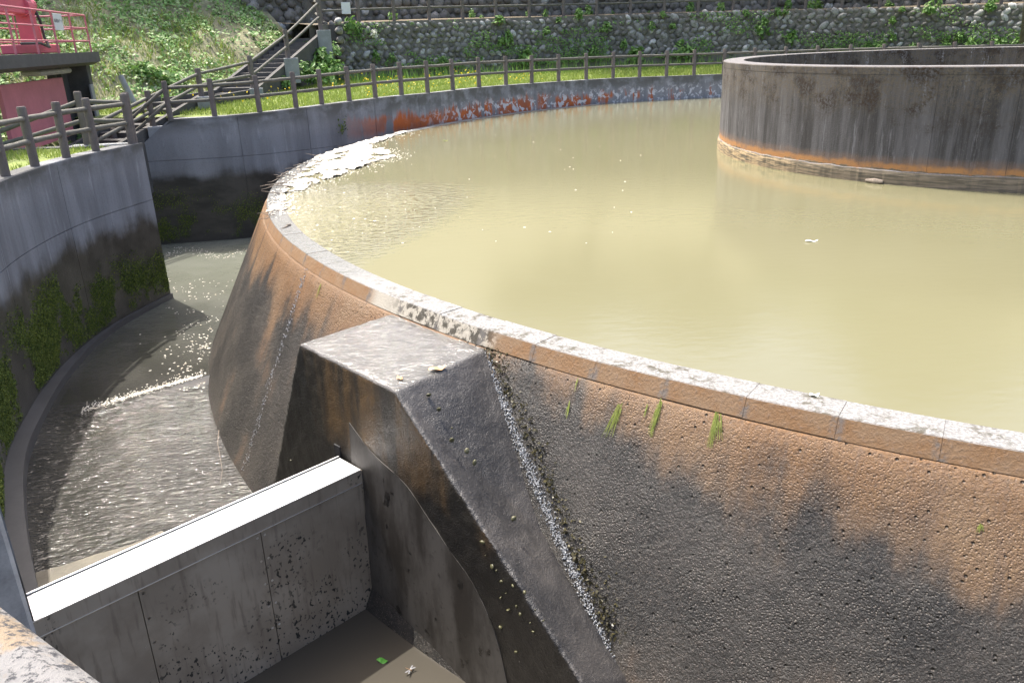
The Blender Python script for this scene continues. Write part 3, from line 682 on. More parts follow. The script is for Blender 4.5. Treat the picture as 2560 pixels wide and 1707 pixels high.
# ------------------------------------------------------------------ stone terraces
def stone_mesh(seed):
    rg = np.random.default_rng(seed); t = np.array([(1, 0, 0), (-1, 0, 0), (0, 1, 0), (0, -1, 0), (0, 0, 1), (0, 0, -1)], float)
    tri = [(0, 2, 4), (2, 1, 4), (1, 3, 4), (3, 0, 4), (2, 0, 5), (1, 2, 5), (3, 1, 5), (0, 3, 5)]; V = list(t); F = []; mid = {}
    def m(a, b):
        k = (min(a, b), max(a, b))
        if k not in mid: v = V[a]+V[b]; V.append(v/np.linalg.norm(v)); mid[k] = len(V)-1
        return mid[k]
    for a, b, c in tri:
        x, y, z = m(a, b), m(b, c), m(c, a); F += [(a, x, z), (x, b, y), (z, y, c), (x, y, z)]
    V = np.array(V); V = np.sign(V)*np.abs(V)**.8; V *= (1+rg.uniform(-.16, .16, (len(V), 1))); return V, F
SM = [stone_mesh(k) for k in range(10)]
def stone_data(mat):
    out = []
    for V, F in SM:
        me = bpy.data.meshes.new('stone'); me.from_pydata([tuple(v) for v in V], [], F); me.materials.append(M[mat]); me.update()
        me.polygons.foreach_set('use_smooth', np.ones(len(F), dtype=bool)); out.append(me)
    return out
def stone_wall(name, label, path, zb, zt, mat, sx, sz, nmax, lean=.22, depth=.11, tilt=.6, xpref=None):
    o = tag(empty(name, (*path.at(0)[:2], float(zb(0)))), label, 'stone wall'); ol = np.array(o.location)
    n = int(path.L/.8); V = []; F = []
    for i in range(n+1):
        q = path.L*i/n; p = path.at(q)[:2]; m = path.nrm(q); a, b = zb(q)-.3, zt(q)
        for off, z in ((0, a), (-lean*(b-a), b), (-lean*(b-a)-.6, b), (-1.2, a)): V.append((*(p+m*off), z))
    for i in range(n):
        for k in range(4): j = (k+1) % 4; F.append((i*4+k, i*4+j, i*4+4+j, i*4+4+k))
    b = mesh('mortar', np.array(V)-ol, F, M['mortar'], o)
    items = []; row = 0; hmax = max(zt(q)-zb(q) for q in np.linspace(0, path.L, 30)); zz = sz*.4
    while zz < hmax:
        q = (row % 2)*sx*.5+random.uniform(0, sx*.2)
        while q < path.L:
            hgt = zt(q)-zb(q)
            if zz < hgt-.02:
                p = path.at(q)[:2]; m = path.nrm(q); z = zb(q)+zz+random.uniform(-.05, .05)*sz/.25
                s = random.lognormvariate(0, .22); a = random.choice((-1, 1)) if tilt < .2 else (1 if row % 2 else -1)
                off = -lean*(zz+.3)+random.uniform(-.05, .03)
                items.append((np.array([*(p+m*off), z]), m, min(s, 1.5), a*tilt+random.uniform(-.25, .25)))
            q += sx*random.uniform(.85, 1.2)
        zz += sz*random.uniform(.9, 1.1); row += 1
    items.sort(key=lambda it: -it[2]*(1 if xpref is None else xpref(it[0])))
    md = stone_data(mat); BV = []; BF = []
    for k, (p, m, s, a) in enumerate(items):
        ang = math.atan2(m[1], m[0]); hx, hz = (sx*.56*s, sz*.50*s) if tilt > .3 else (sx*.50*s, sz*.56*s); dp = depth*random.uniform(.7, 1.25)
        R = Matrix.Rotation(ang, 3, 'Z') @ Matrix.Rotation(a, 3, 'X'); v = random.randrange(len(SM))
        if k < nmax:
            ob = data('stone', md[v], o, Vector(p-ol), R.to_euler(), (dp, hx, hz))
        else:
            W = (SM[v][0]*np.array([dp, hx, hz])) @ np.array(R).T+(p-ol); bb = len(BV); BV += list(W); BF += [tuple(i+bb for i in f) for f in SM[v][1]]
    if BV:
        r = mesh('stones', BV, BF, M[mat], o, smooth=True); r['kind'] = 'stuff'
    return o
mx = [(772, 35.6, 166, 58), (790, 36, 166, 55), (1000, 38, 158, 46), (1300, 40.5, 143, 38), (1650, 42.5, 126, 28), (2000, 43.5, 120, 20), (2352, 44, 118, 8), (2700, 44, 115, 0)]
mp = []
for x, dist, yb, yt in mx: b = ond(x, yb, dist); t = ond(x, yt, dist+.5); mp.append((b[0], b[1], b[2], t[2]))
W1 = Path(spline(mp, .6), 1)
z1b = lambda q: float(np.interp(q, W1.S, W1.P[:, 2])); z1t = lambda q: float(np.interp(q, W1.S, W1.P[:, 3]))
stone_wall('stone_wall', 'lower mossy retaining wall of slanted river stones above the grass strip', W1, z1b, z1t, 'stone', .33, .22, 300, xpref=lambda p: 1.25 if p[0] > 4 else 1)
# upper terrace floor and wall
n = 60; V = []; F = []
for i in range(n+1):
    q = W1.L*i/n; p = W1.at(q); m = W1.nrm(q)
    for off, dz in ((-.62, -.03), (-1.6, .06), (-3.4, .12)): V.append((*(p[:2]+m*off), p[3]+dz))
for i in range(n):
    for k in range(2): F.append((i*3+k, i*3+k+1, i*3+4+k, i*3+3+k))
tag(mesh('terrace_path', V, F, M['soil']), kind='structure')
u0 = []
for x, dist, zb in ((585, 37.2, 1.4), (640, 37.6, 1.9), (700, 38.2, 2.5), (745, 38.6, 3.1)): p = ond(x, 60, dist); u0.append((p[0], p[1], zb))
for q in np.linspace(1.2, W1.L, 14): p = W1.at(q); m = W1.nrm(q); u0.append((*(p[:2]-m*3.1), p[3]-.02))
W2 = Path(spline(u0, .6), 1)
z2b = lambda q: float(np.interp(q, W2.S, W2.P[:, 2])); z2t = lambda q: max(5.4, z2b(q)+1.9)
stone_wall('upper_stone_wall', 'upper retaining wall of round dark cobbles behind the terrace fence', W2, z2b, z2t, 'cobble', .44, .36, 300, tilt=.1, depth=.22, xpref=lambda p: 1.8 if p[0] < -14 else 1)
# end pillar of big cobbles on the lower wall
pe = W1.at(0); pil = tag(empty('wall_quoin', (pe[0], pe[1], z1b(0))), 'rounded concrete end of the lower stone wall with a column of cobbles', 'wall end'); 
V = []; F = []; na = 10
for k, f in enumerate(np.linspace(0, 1, 9)):
    z = z1b(0)-.3+(z1t(0)-z1b(0)+.3)*f
    for i in range(na): a = math.pi*(1.0*i/(na-1))+math.radians(150); V.append((.55*math.cos(a)*(1-.1*f)-.05, .55*math.sin(a)*(1-.1*f)+.45+.2*f, z-z1b(0)))
for k in range(8):
    for i in range(na-1): F.append((k*na+i, k*na+i+1, k*na+na+i+1, k*na+na+i))
F.append(tuple(8*na+i for i in range(na)))
mesh('end_cap', V, F, M['dark_concrete'], pil, smooth=False); md = stone_data('cobble')
for k in range(6):
    z = .15+k*.36; data('stone', md[k], pil, (.28, -.05+.03*k, z), (0, 0, random.uniform(0, 6)), (.19, .16, .155))
# terrace fence
ub = []; q = .4
while q < W1.L-1:
    p = W1.at(q); m = W1.nrm(q); ub.append((*(p[:2]-m*.85), p[3]-.05)); q += 1.62
fence('terrace_fence', 'log fence along the upper terrace between the two stone walls', ub, 1.15, (.50, .86))
hill = np.array(PB[4])
link_f = [tuple(PB[4]+np.array([0, 0, 0])), tuple(np.array(ub[0])+np.array([-.2, 0, 0]))]
lf = tag(empty('landing_fence', link_f[0]), 'two short log rails joining the stair fence to the terrace fence', 'fence')
for f in (.42, .82): rail_obj(np.array(link_f[0])+np.array([0, 0, PH[4]*f]), np.array(link_f[1])+np.array([0, 0, 1.15*f]), lf)
# white notice on the terrace fence
sgn = ond(829, 17, math.hypot(*(np.array(ub[0])-CAM)[:2])+1.0); mb = MB(); v = (CAM-sgn)*np.array([1, 1, 0]); v /= np.linalg.norm(v); X = np.cross([0, 0, 1], v)
q = s_at_px(W1, 829); p = W1.at(q); m3 = np.array([*W1.nrm(q), 0]); sp_ = np.array([*(p[:2]-W1.nrm(q)*.79), 0]); 
dd = math.hypot(*(sp_-CAM)[:2]); zc = (ond(829, 5, dd)[2]+ond(829, 32, dd)[2])/2; hz = ond(829, 5, dd)[2]-ond(829, 32, dd)[2]
mb.box((sp_[0], sp_[1], zc), (.42, .02, hz), np.cross([0, 0, 1], m3), m3, bev=.006)
tag(mb.build('blank_notice', M['sign_white']), 'pale blank notice board hung on the terrace fence', 'sign')

# ------------------------------------------------------------------ hillside and the slope behind
F0 = np.array([-27.1, 1.4]); F1 = np.array([-19.6, 12.0]); fd = (F1-F0)/np.linalg.norm(F1-F0); fn = np.array([-fd[1], fd[0]])
def hill_z(x, y):
    dn = (x-F0[0])*fn[0]+(y-F0[1])*fn[1]; dl = (x-F0[0])*fd[0]+(y-F0[1])*fd[1]
    z = .55+np.clip(dn, -1, 40)*.74+(fbm(x*.5, y*.5, 11)-.5)*.9*sm(0, 2, dn)+(fbm(x*2, y*2, 12)-.5)*.22
    return z
U, Wd = np.meshgrid(np.linspace(-26, 17.5, 110), np.linspace(-1, 26, 70))
HX = F0[0]+U*fd[0]+Wd*fn[0]; HY = F0[1]+U*fd[1]+Wd*fn[1]; HZ = hill_z(HX, HY)
I = np.arange(HX.size).reshape(HX.shape); Fq = np.stack([I[:-1, :-1].ravel(), I[:-1, 1:].ravel(), I[1:, 1:].ravel(), I[1:, :-1].ravel()], 1)
tag(mesh('hillside', np.column_stack([HX.ravel(), HY.ravel(), HZ.ravel()]), Fq, M['hill_soil'], smooth=True), kind='structure')
n = 50; V = []; F = []
for i in range(n+1):
    q = W2.L*i/n; p = W2.at(q); m = W2.nrm(q)
    for off, dz in ((-.9, 0), (-4, 1.2), (-12, 6), (-40, 22)): V.append((*(p[:2]+m*off), z2t(q)-.1+dz))
for i in range(n):
    for k in range(3): F.append((i*4+k, i*4+k+1, i*4+5+k, i*4+4+k))
tag(mesh('upper_slope', V, F, M['hill_soil'], smooth=True), kind='structure')

# ------------------------------------------------------------------ gatehouse with the pink gate
ga = onz(0, 14, 3.59)*np.array([1, 1, 0]); gb_ = onz(190.5, 36, 3.59)*np.array([1, 1, 0]); GX = (gb_-ga)/np.linalg.norm(gb_-ga); GY = np.array([-GX[1], GX[0], 0])   # GX along the deck, GY away from the channel
LEN = np.linalg.norm(gb_-ga)
house = tag(empty('gatehouse', (*(ga+GX*3)[:2], .5)), 'concrete gatehouse deck on pillars with pink tube railing above the pink gate', 'gatehouse')
def fixh(o, par=house): o.location = Vector(o.location)-par.location; return o
def hp(u, w, z): return ga+GX*u+GY*w+np.array([0, 0, z])
DZ = 2.60; dl = LEN+.28
mb = MB(); mb.prism([hp(-3, -.16, DZ), hp(-3, -.16, DZ-.27), hp(-3, .1, DZ-.36), hp(-3, 1.5, DZ-.36), hp(-3, 1.6, DZ)], GX*(dl+3)); fixh(mb.build('deck', M['dark_concrete'], house))
mb = MB(); mb.box(hp(LEN-.15, .55, 1.4), (.34, .9, 2.0), GX, GY, bev=.02); fixh(mb.build('pillar', M['dark_concrete'], house))
mb = MB(); mb.box(hp(-2.2, .55, 1.4), (.34, .9, 2.0), GX, GY, bev=.02); fixh(mb.build('pillar', M['dark_concrete'], house))
mb = MB(); mb.box(hp(LEN-.85, .75, 1.25), (1.5, .16, 1.95), GX, GY); fixh(mb.build('side_wall', M['dark_concrete'], house))
mb = MB(); mb.box(hp(LEN-2.2, .6, DZ-.46), (2.6, .5, .14), GX, GY, bev=.04); fixh(mb.build('ceiling_beam', M['pier_concrete_light'], house))
mb = MB(); mb.box(hp(LEN-1.67, .48, 1.25), (.12, .12, 1.95), GX, GY); fixh(mb.build('guide_rail', M['black_trim'], house))
mb = MB(); mb.box(hp(LEN-.42, .06, 1.22), (.30, .06, 1.0), GX, GY, bev=.01); fixh(mb.build('control_box', M['grey_box'], house))
rl = bpy.data.objects.new('railing', None); link(rl, house)
def tube(name, pts, r, mat, par, n=8):
    mb = MB(); mb.tube(pts, r, n); o = mb.build(name, mat, par); o.location = Vector(o.location)-house.location; return o
RH = .99
for w_, L0 in ((-.03, -3), (1.35, -3)):
    for zz in (RH, .64, .30): tube('rail', [hp(L0, w_, DZ+zz), hp(LEN, w_, DZ+zz)], .024 if zz == RH else .02, M['pink_paint'], rl)
    for u in np.arange(LEN, -3, -1.55): tube('post', [hp(u, w_, DZ), hp(u, w_, DZ+RH)], .026, M['pink_paint'], rl)
for zz in (RH, .64, .30): tube('rail', [hp(LEN, -.03, DZ+zz), hp(LEN, 1.35, DZ+zz)], .022, M['pink_paint'], rl)
for u in (LEN-1.2, LEN-1.9):
    tube('ladder_hoop', [hp(u, .95, DZ), hp(u, .95, DZ+.6), hp(u+.06, .95, DZ+.72), hp(u+.25, .95, DZ+.72), hp(u+.31, .95, DZ+.6), hp(u+.31, .95, DZ)], .022, M['red_paint'], rl)
# hoist on the deck
hoist = tag(empty('gate_hoist', tuple(hp(LEN-2.6, .7, DZ))), 'red painted gate hoist with gearbox and column on the gatehouse deck', 'hoist')
def fixo(o): return fixh(o, hoist)
hu = LEN-2.65
mb = MB(); mb.box(hp(hu, .7, DZ+.12), (3.4, .36, .22), GX, GY, bev=.02); fixo(mb.build('base_beam', M['red_paint'], hoist))
mb = MB(); mb.prism([hp(hu-.18, .52, DZ+.2), hp(hu+.30, .52, DZ+.2), hp(hu+.16, .52, DZ+1.0), hp(hu-.16, .52, DZ+1.0)], GY*.36); fixo(mb.build('column', M['red_paint'], hoist))
mb = MB(); mb.tube([hp(hu-.30, .7, DZ+1.12), hp(hu+.18, .7, DZ+1.12)], .24, 16); fixo(mb.build('gearbox', M['red_paint'], hoist))
mb = MB(); mb.tube([hp(hu+.15, .7, DZ+1.2), hp(hu+.30, .7, DZ+1.2), hp(hu+.55, .7, DZ+1.19), hp(hu+.62, .7, DZ+1.19)], [.10, .17, .17, .09], 14); fixo(mb.build('motor', M['red_paint'], hoist))
mb = MB(); mb.box(hp(hu-.9, .7, DZ+1.12), (1.3, .26, .34), GX, GY, bev=.02); fixo(mb.build('beam', M['red_paint'], hoist))
mb = MB(); mb.box(hp(hu-.1, .7, DZ+1.48), (.5, .42, .34), GX, GY, bev=.03); fixo(mb.build('cover', M['red_paint'], hoist))
mb = MB(); mb.tube([hp(hu+.32, .55, DZ+1.1), hp(hu+.42, .5, DZ+.8), hp(hu+.46, .5, DZ+.4), hp(hu+.36, .4, DZ+.16), hp(hu-.6, .3, DZ+.25), hp(hu-2, .3, DZ+.24)], .035, 8); fixo(mb.build('cable', M['cable'], hoist, True))
# pink gate leaf
mb = MB(); mb.box(hp(LEN-4.05, .45, 1.22), (4.6, .10, 1.52), GX, GY, bev=.01); pg = tag(mb.build('pink_gate', M['pink_paint']), 'faded pink steel gate leaf under the gatehouse deck', 'gate')
for zz in (-.45, .1, .58):
    pass
# notice on the railing, dark characters on white
nu = on = None
nb = tag(empty('railing_notice', tuple(hp(LEN-2.72, -.07, DZ+.55))), 'small white notice with dark characters tied to the pink railing', 'sign')
mb = MB(); mb.box(hp(LEN-2.72, -.062, DZ+.75), (.72, .012, .40), GX, GY, bev=.004); fixh(mb.build('board', M['sign_white'], nb), nb)
cv = bpy.data.curves.new('lettering', 'FONT'); cv.body = '新田取水ゲート'; cv.size = .098; cv.align_x = 'CENTER'; cv.align_y = 'CENTER'; cv.extrude = .001; cv.materials.append(M['ink'])
tc = bpy.data.objects.new('lettering', cv); COL.objects.link(tc); tme = bpy.data.meshes.new_from_object(tc.evaluated_get(bpy.context.evaluated_depsgraph_get())); bpy.data.objects.remove(tc)
to = bpy.data.objects.new('lettering', tme); link(to, nb); to['kind'] = 'stuff'
Rm = Matrix((GX, (0, 0, 1), -GY)).transposed(); to.rotation_euler = Rm.to_euler(); to.location = Vector(hp(LEN-2.72, -.0695, DZ+.77))-nb.location
# leaning stub post on the slope
p = ond(300, 222, 28.6); mb = MB(); mb.tube([p+np.array([.1, 0, -.3]), p+np.array([-.22, .05, .62])], [.095, .085], 10)
tag(mb.build('stub_post', M['block_concrete']), 'short leaning concrete stub post in the weeds on the slope', 'post')
# near handrail at the photographer
A_ = onz(0, 1402, 1.72); B_ = onz(235, 1568, 1.72); dr = (B_-A_)/np.linalg.norm(B_-A_); sd = np.array([dr[1], -dr[0], 0]); 
if sd @ (CAM-A_) < 0: sd = -sd
ax = A_+sd*.062+np.array([0, 0, -.045])
nf = tag(empty('near_fence', tuple(ax-dr*1.0+np.array([0, 0, -.85]))), 'pale lichen speckled log handrail in the foreground corner', 'fence')
rail_obj(ax-dr*1.2, ax+dr*2.2, nf, railmesh(.075, 9, 'near_log')); rail_obj(ax-dr*1.2+np.array([0, 0, -.42]), ax+dr*2.2+np.array([0, 0, -.42]), nf, railmesh(.06, 8, 'near_log'))
for k in (-1.2, 2.2):
    b = ax+dr*k; data('post', PM, nf, Vector((b[0], b[1], .80))-Vector(nf.location), (0, 0, 0), (1.1, 1.1, 1.02))

# ------------------------------------------------------------------ plants
def leaves(c, size, nrm=None, jit=.9, asp=.5, rg=rng):
    """diamond leaves, one folded quad each"""
    n = len(c); d = rg.normal(size=(n, 3)); 
    if nrm is not None: d = nrm+jit*d
    d /= np.linalg.norm(d, axis=1, keepdims=True)
    u = np.cross(d, rg.normal(size=(n, 3))); u /= np.linalg.norm(u, axis=1, keepdims=True); w = np.cross(d, u)
    s = np.asarray(size).reshape(-1, 1) if hasattr(size, '__len__') else size*rg.uniform(.6, 1.35, (n, 1))
    V = np.stack([c-u*s*.5, c+w*s*asp*.5+d*s*.08, c+u*s*.5, c-w*s*asp*.5+d*s*.08], 1).reshape(-1, 3)
    return V, np.arange(4*n).reshape(n, 4)
def blades(p, h, w, lean=.35, rg=rng):
    n = len(p); a = rg.uniform(0, 2*np.pi, n); hh = h*rg.uniform(.5, 1.4, n); ww = w*rg.uniform(.6, 1.3, n)
    t = np.stack([np.cos(a), np.sin(a), np.zeros(n)], 1); l = rg.normal(size=(n, 2))*lean
    tip = p+np.column_stack([l[:, 0]*hh, l[:, 1]*hh, hh]); V = np.stack([p-t*ww[:, None]/2, p+t*ww[:, None]/2, tip], 1).reshape(-1, 3)
    return V, np.arange(3*n).reshape(n, 3)
def polar_pts(n, a0, a1, r0f, r1f):
    a = rng.uniform(a0, a1, n); lo = np.array([r0f(q) for q in a]); hi = np.array([r1f(q) for q in a]); r = lo+(hi-lo)*rng.uniform(0, 1, n)
    x = r*np.cos(np.radians(a)); y = r*np.sin(np.radians(a)); return np.column_stack([x, y, ground_z(x, y)])
# mown grass strip behind the pool fence
P = polar_pts(70000, 60, 164, lambda a: inner_edge(a)+.12, lambda a: inner_edge(a)+float(np.interp(a, [60, 110, 135, 155, 164], [12, 11, 11, 10, 6])))
V, F = blades(P, .13, .03); tag(mesh('grass', V, F, M['grass']), 'short mown grass strip between pool fence and stone wall', 'grass', kind='stuff')
k = rng.choice(len(P), 12000); tall = P[k]; dw = np.array([min(np.hypot(W1.P[:, 0]-p[0], W1.P[:, 1]-p[1])) for p in tall]); tall = tall[dw < 2.2]
V, F = blades(tall, .42, .05, .3); tag(mesh('tall_grass', V, F, M['shade_grass']), 'rank taller grass along the foot of the lower stone wall', 'grass', kind='stuff')
# grass on the bank behind the channel wall
P = polar_pts(16000, 184, 222, lambda a: inner_edge(a)+.16, lambda a: inner_edge(a)+5); P = P[vnoise(P[:, 0]*1.3, P[:, 1]*1.3, 5) > .33]
V, F = blades(P, .11, .022); tag(mesh('bank_grass', V, F, M['grass']), 'thin grass behind the channel wall below the gatehouse', 'grass', kind='stuff')
# buttercups
P = polar_pts(800, 118, 162, lambda a: inner_edge(a)+.4, lambda a: inner_edge(a)+8); P = P[vnoise(P[:, 0]*.8, P[:, 1]*.8, 21) > .52]; P[:, 2] += rng.uniform(.16, .34, len(P))
V, F = leaves(P, .06, asp=.95); tag(mesh('buttercups', V, F, M['flower']), 'tiny yellow flowers dotted through the grass strip', 'flowers', kind='stuff')
# weeds covering the slope
def on_hill(n, l0, l1, d0, d1):
    l = rng.uniform(l0, l1, n); d = rng.uniform(d0, d1, n); x = F0[0]+l*fd[0]+d*fn[0]; y = F0[1]+l*fd[1]+d*fn[1]; return np.column_stack([x, y, hill_z(x, y)])
P = on_hill(60000, -6, 17, -.6, 9); dens = fbm(P[:, 0]*.9, P[:, 1]*.9, 31); P = P[rng.uniform(0, 1, len(P)) < sm(.34, .56, dens)*.9+.12]
P[:, 2] += rng.uniform(0, .22, len(P)); V, F = leaves(P, .15, np.array([.25, -.35, .9]), .55, .55)
tag(mesh('slope_weeds', V, F, M['slope_leaf']), 'low leafy weeds covering the slope behind the steps', 'ground cover', kind='stuff')
P = on_hill(26000, -6, 17, -.6, 9); P = P[fbm(P[:, 0]*.8, P[:, 1]*.8, 47) > .47]
V, F = blades(P, .30, .035, .4); tag(mesh('slope_grass', V, F, M['grass']), 'loose yellowish grass tufts on the slope', 'grass', kind='stuff')
# leafy clumps, single plants
def clump_mesh(name, n, rx, rz, leaf, mat, seed, stalks=True):
    rg = np.random.default_rng(seed); d = rg.normal(size=(n, 3)); d /= np.linalg.norm(d, axis=1, keepdims=True); d[:, 2] = np.abs(d[:, 2])
    c = d*np.array([rx, rx, rz])*rg.uniform(.35, 1, (n, 1))**.6; V, F = leaves(c, leaf, d*.8+np.array([0, 0, .5]), .5, .6, rg)
    me = bpy.data.meshes.new(name)
    VV = [tuple(v) for v in V]; FF = [tuple(f) for f in F]
    for k in range(7):
        a = rg.uniform(0, 6.28); b = len(VV); e = c[rg.integers(n)]
        VV += [(.012, 0, -.1), (-.012, 0, -.1), tuple(e)]; FF.append((b, b+1, b+2))
    me.from_pydata(VV, [], FF); me.materials.append(M[mat]); me.update(); return me
CL = [clump_mesh('weed_clump', 130, .36, .42, .17, 'slope_leaf', 100+k) for k in range(3)]+[clump_mesh('weed_clump', 150, .42, .46, .18, 'leaf', 110+k) for k in range(3)]
WP = [clump_mesh('wall_plant', 70, .22, .34, .15, 'leaf', 120+k) for k in range(4)]
for k in range(34):
    p = on_hill(1, -2, 15.5, .1, 7)[0]; s = random.uniform(.6, 1.35)
    o = data('weed_clump', CL[random.choice((0, 1, 2, 3, 4, 5, 0, 1))], None, p, (0, 0, random.uniform(0, 6)), (s, s, s*random.uniform(.8, 1.2)))
    dk = o.data.materials[0] == M['leaf']; tag(o, 'dark green leafy bush on the slope behind the steps' if dk else 'pale yellowish weed clump on the slope behind the steps', 'weed', 'dark bushes on the slope' if dk else 'pale weed clumps on the slope')
for k, (x, y, dist, s) in enumerate([(690, 140, 33.5, 1.2), (715, 118, 34.5, 1.3), (742, 130, 34, 1.2), (765, 105, 35, 1.0), (700, 160, 32, 1.1), (735, 165, 32, 1.2), (775, 150, 33.5, 1.0), (755, 172, 32, .8), (652, 178, 31, .7)]):
    p = ond(x, y+22, dist); o = data('weed_clump', CL[(3, 4, 5, 0)[k % 4]], None, p, (0, 0, random.uniform(0, 6)), (s, s, s*1.25))
    tag(o, 'lush leafy clump between the stairway footings and the lower stone wall end', 'weed', 'leafy clumps beside the stairway')
def on_wall(path, zb, zt, x, f, lean=.22):
    q = s_at_px(path, x); b, t = zb(q), zt(q); z = b+(t-b)*f; p = path.at(q)[:2]; m = path.nrm(q); return np.array([*(p+m*(.12-lean*(z-b))), z]), m
for k in range(46):
    x = random.uniform(800, 2330); f = random.choice((0.02, .05, .1, .15, .3, .5, .7, .93, .97)) if x > 1150 else random.uniform(0, .95)
    p, m = on_wall(W1, z1b, z1t, x, f); s = random.uniform(.7, 1.5)*(1.35 if f < .12 else 1)
    o = data('wall_plant', WP[k % 4], None, p-np.array([0, 0, .1]), (random.uniform(-.2, .2), random.uniform(-.2, .2), random.uniform(0, 6)), (s, s, s*random.uniform(.8, 1.6)))
    w_ = 'foot' if f < .2 else ('top' if f > .85 else 'middle'); tag(o, {'foot': 'green weed growing along the foot of the lower stone wall', 'middle': 'green weed rooted halfway up the lower stone wall', 'top': 'green weed hanging from the top of the lower stone wall'}[w_], 'weed', 'weeds at the %s of the lower stone wall' % w_)
for k in range(20):
    q = random.uniform(.5, W1.L-4); p = W1.at(q); m = W1.nrm(q); s = random.uniform(.6, 1.2)
    o = data('wall_plant', WP[k % 4], None, (*(p[:2]-m*random.uniform(.9, 2.4)), p[3]-.1), (0, 0, random.uniform(0, 6)), (s, s, s*random.uniform(1.1, 2.2)))
    tag(o, 'upright weed on the terrace path behind the fence', 'weed', 'weeds on the terrace path')
# pale leaved plant on the wall
p, m = on_wall(W1, z1b, z1t, 872, .72); po = data('pale_plant', clump_mesh('pale_plant', 40, .2, .3, .19, 'white_leaf', 140), None, p, (.5, 0, 0))
tag(po, 'plant with whitish leaves high on the lower stone wall', 'weed')
# creeping cover on the lower wall
n = 22000; q = rng.uniform(0, W1.L, n); f = rng.uniform(0, 1, n)**1.7; keep = fbm(q*.55, f*3, 61) > .46+.12*f; q, f = q[keep], f[keep]
C_ = np.array([[*(W1.at(a)[:2]+W1.nrm(a)*(.14-.22*(z1t(a)-z1b(a))*g)), z1b(a)+(z1t(a)-z1b(a))*g] for a, g in zip(q, f)])
V, F = leaves(C_+rng.normal(size=C_.shape)*.03, .10, np.array([0, -.8, .5]), .6, .55); tag(mesh('wall_creeper', V, F, M['leaf']), 'small creeping plants over the lower stone wall', 'creeper', kind='stuff')
# bush on the wall joint over the weir
p = onz(776, 292, .0); q = s_at_px(FP, 778); b = FP.at(q); m = FP.nrm(q); c = np.array([*(b[:2]+m*.06), ond(778, 293, math.hypot(*(b[:2]-CAM[:2])))[2]])
cc = c+rng.normal(size=(70, 3))*np.array([.10, .05, .15]); V, F = leaves(cc, .075, np.array([*m, .4]), .6); tag(mesh('joint_weed', V, F, M['moss']), 'dark little bush sprouting from a joint of the rust stained wall', 'weed')
# moss on the wet feet of the channel walls
def moss(path, q0, q1, z0, z1, n, name, label, seed):
    q = rng.uniform(q0, q1, n); z = rng.uniform(z0, z1, n); f = fbm(q*1.7, z*1.7, seed, 5); t = (z-z0)/(z1-z0); pr_ = sm(.33, .60, f)*sm(1.0, .30, t+(fbm(q*.5, z*0, seed+3)-.5)*.7)*sm(-.02, .10, t); keep = rng.uniform(0, 1, n) < pr_; q, z, f = q[keep], z[keep], f[keep]
    P = np.array([path.at(a)[:2] for a in q]); Nn = np.array([path.nrm(a) for a in q]); off = .004+rng.uniform(0, 1, len(q))*.022*sm(.5, .75, f)
    c = np.column_stack([P+Nn*off[:, None], z]); V, F = leaves(c, .026, np.column_stack([Nn, np.full(len(q), .5)]), .7, .8)
    tag(mesh(name, V, F, M['moss']), label, 'moss', kind='stuff')
moss(LP, 2.5, LP.L-.02, -2.5, -.95, 190000, 'channel_moss', 'green moss cushions on the wet foot of the channel wall', 71)
qa = s_at_px(FP, 560); moss(FP, 0, qa+2.6, -2.6, -1.0, 60000, 'far_moss', 'dark moss on the wet foot of the far wall beyond the channel', 81)

# ------------------------------------------------------------------ trees that shade the right of the terraces
def tree(base, H, crown, R, label, seed, nleaf=5200, lean=(0, 0), r0=.22):
    rg = np.random.default_rng(seed); o = tag(empty('tree', tuple(base)), label, 'tree', 'trees above the terraces'); b = np.array(base, float)
    top = np.array([crown[0], crown[1], crown[2]])
    def off(ob): ob.location = Vector(ob.location)-o.location; return ob
    mid = b+(top-b)*.5+np.array([rg.uniform(-.4, .4), rg.uniform(-.4, .4), .4])
    mb = MB(); mb.tube([b-np.array([0, 0, .4]), b+(mid-b)*.4, mid, top], [r0, r0*.85, r0*.65, r0*.3], 10)
    for k in range(7):
        a = rg.uniform(0, 6.28); s = b+(top-b)*rg.uniform(.5, .9); e = top+np.array([math.cos(a)*R[0]*.7, math.sin(a)*R[1]*.7, rg.uniform(-.5, .6)*R[2]]); mb.tube([s, (s+e)/2+np.array([0, 0, .4]), e], [r0*.4, r0*.25, .03], 7)
    off(mb.build('trunk', M['bark'], o, True))
    nc = 34; cc = rg.normal(size=(nc, 3)); cc /= np.linalg.norm(cc, axis=1, keepdims=True); cc = top+cc*np.array(R)*rg.uniform(.45, 1, (nc, 1)); idx = rg.integers(nc, size=nleaf)
    c = cc[idx]+rg.normal(size=(nleaf, 3))*np.array(R)*.2; V, F = leaves(c, .34, None, .9, .6, rg); off(mesh('crown', V, F, M['tree_leaf'], o)); return o
tb = ond(2356, 72, 41); tb[2] = ond(2356, 74, 41)[2]
tree(tb, 9, (tb[0]-1.5, tb[1]-.5, 11.5), (5.2, 4.5, 3.0), 'slim grey tree trunk rising in front of the lower stone wall', 5, 6000, r0=.16)
for k, (x, y, cx, cy, cz) in enumerate([(-4.5, 36, -7.5, 27, 12.5), (4, 38, .5, 29, 13), (11, 38.5, 9, 30, 13)]):
    tree((x, y, 8.3), 8, (cx, cy, cz), (5.4, 4.8, 2.6), 'leafy tree on the slope above the upper stone wall', 20+k, 6500)

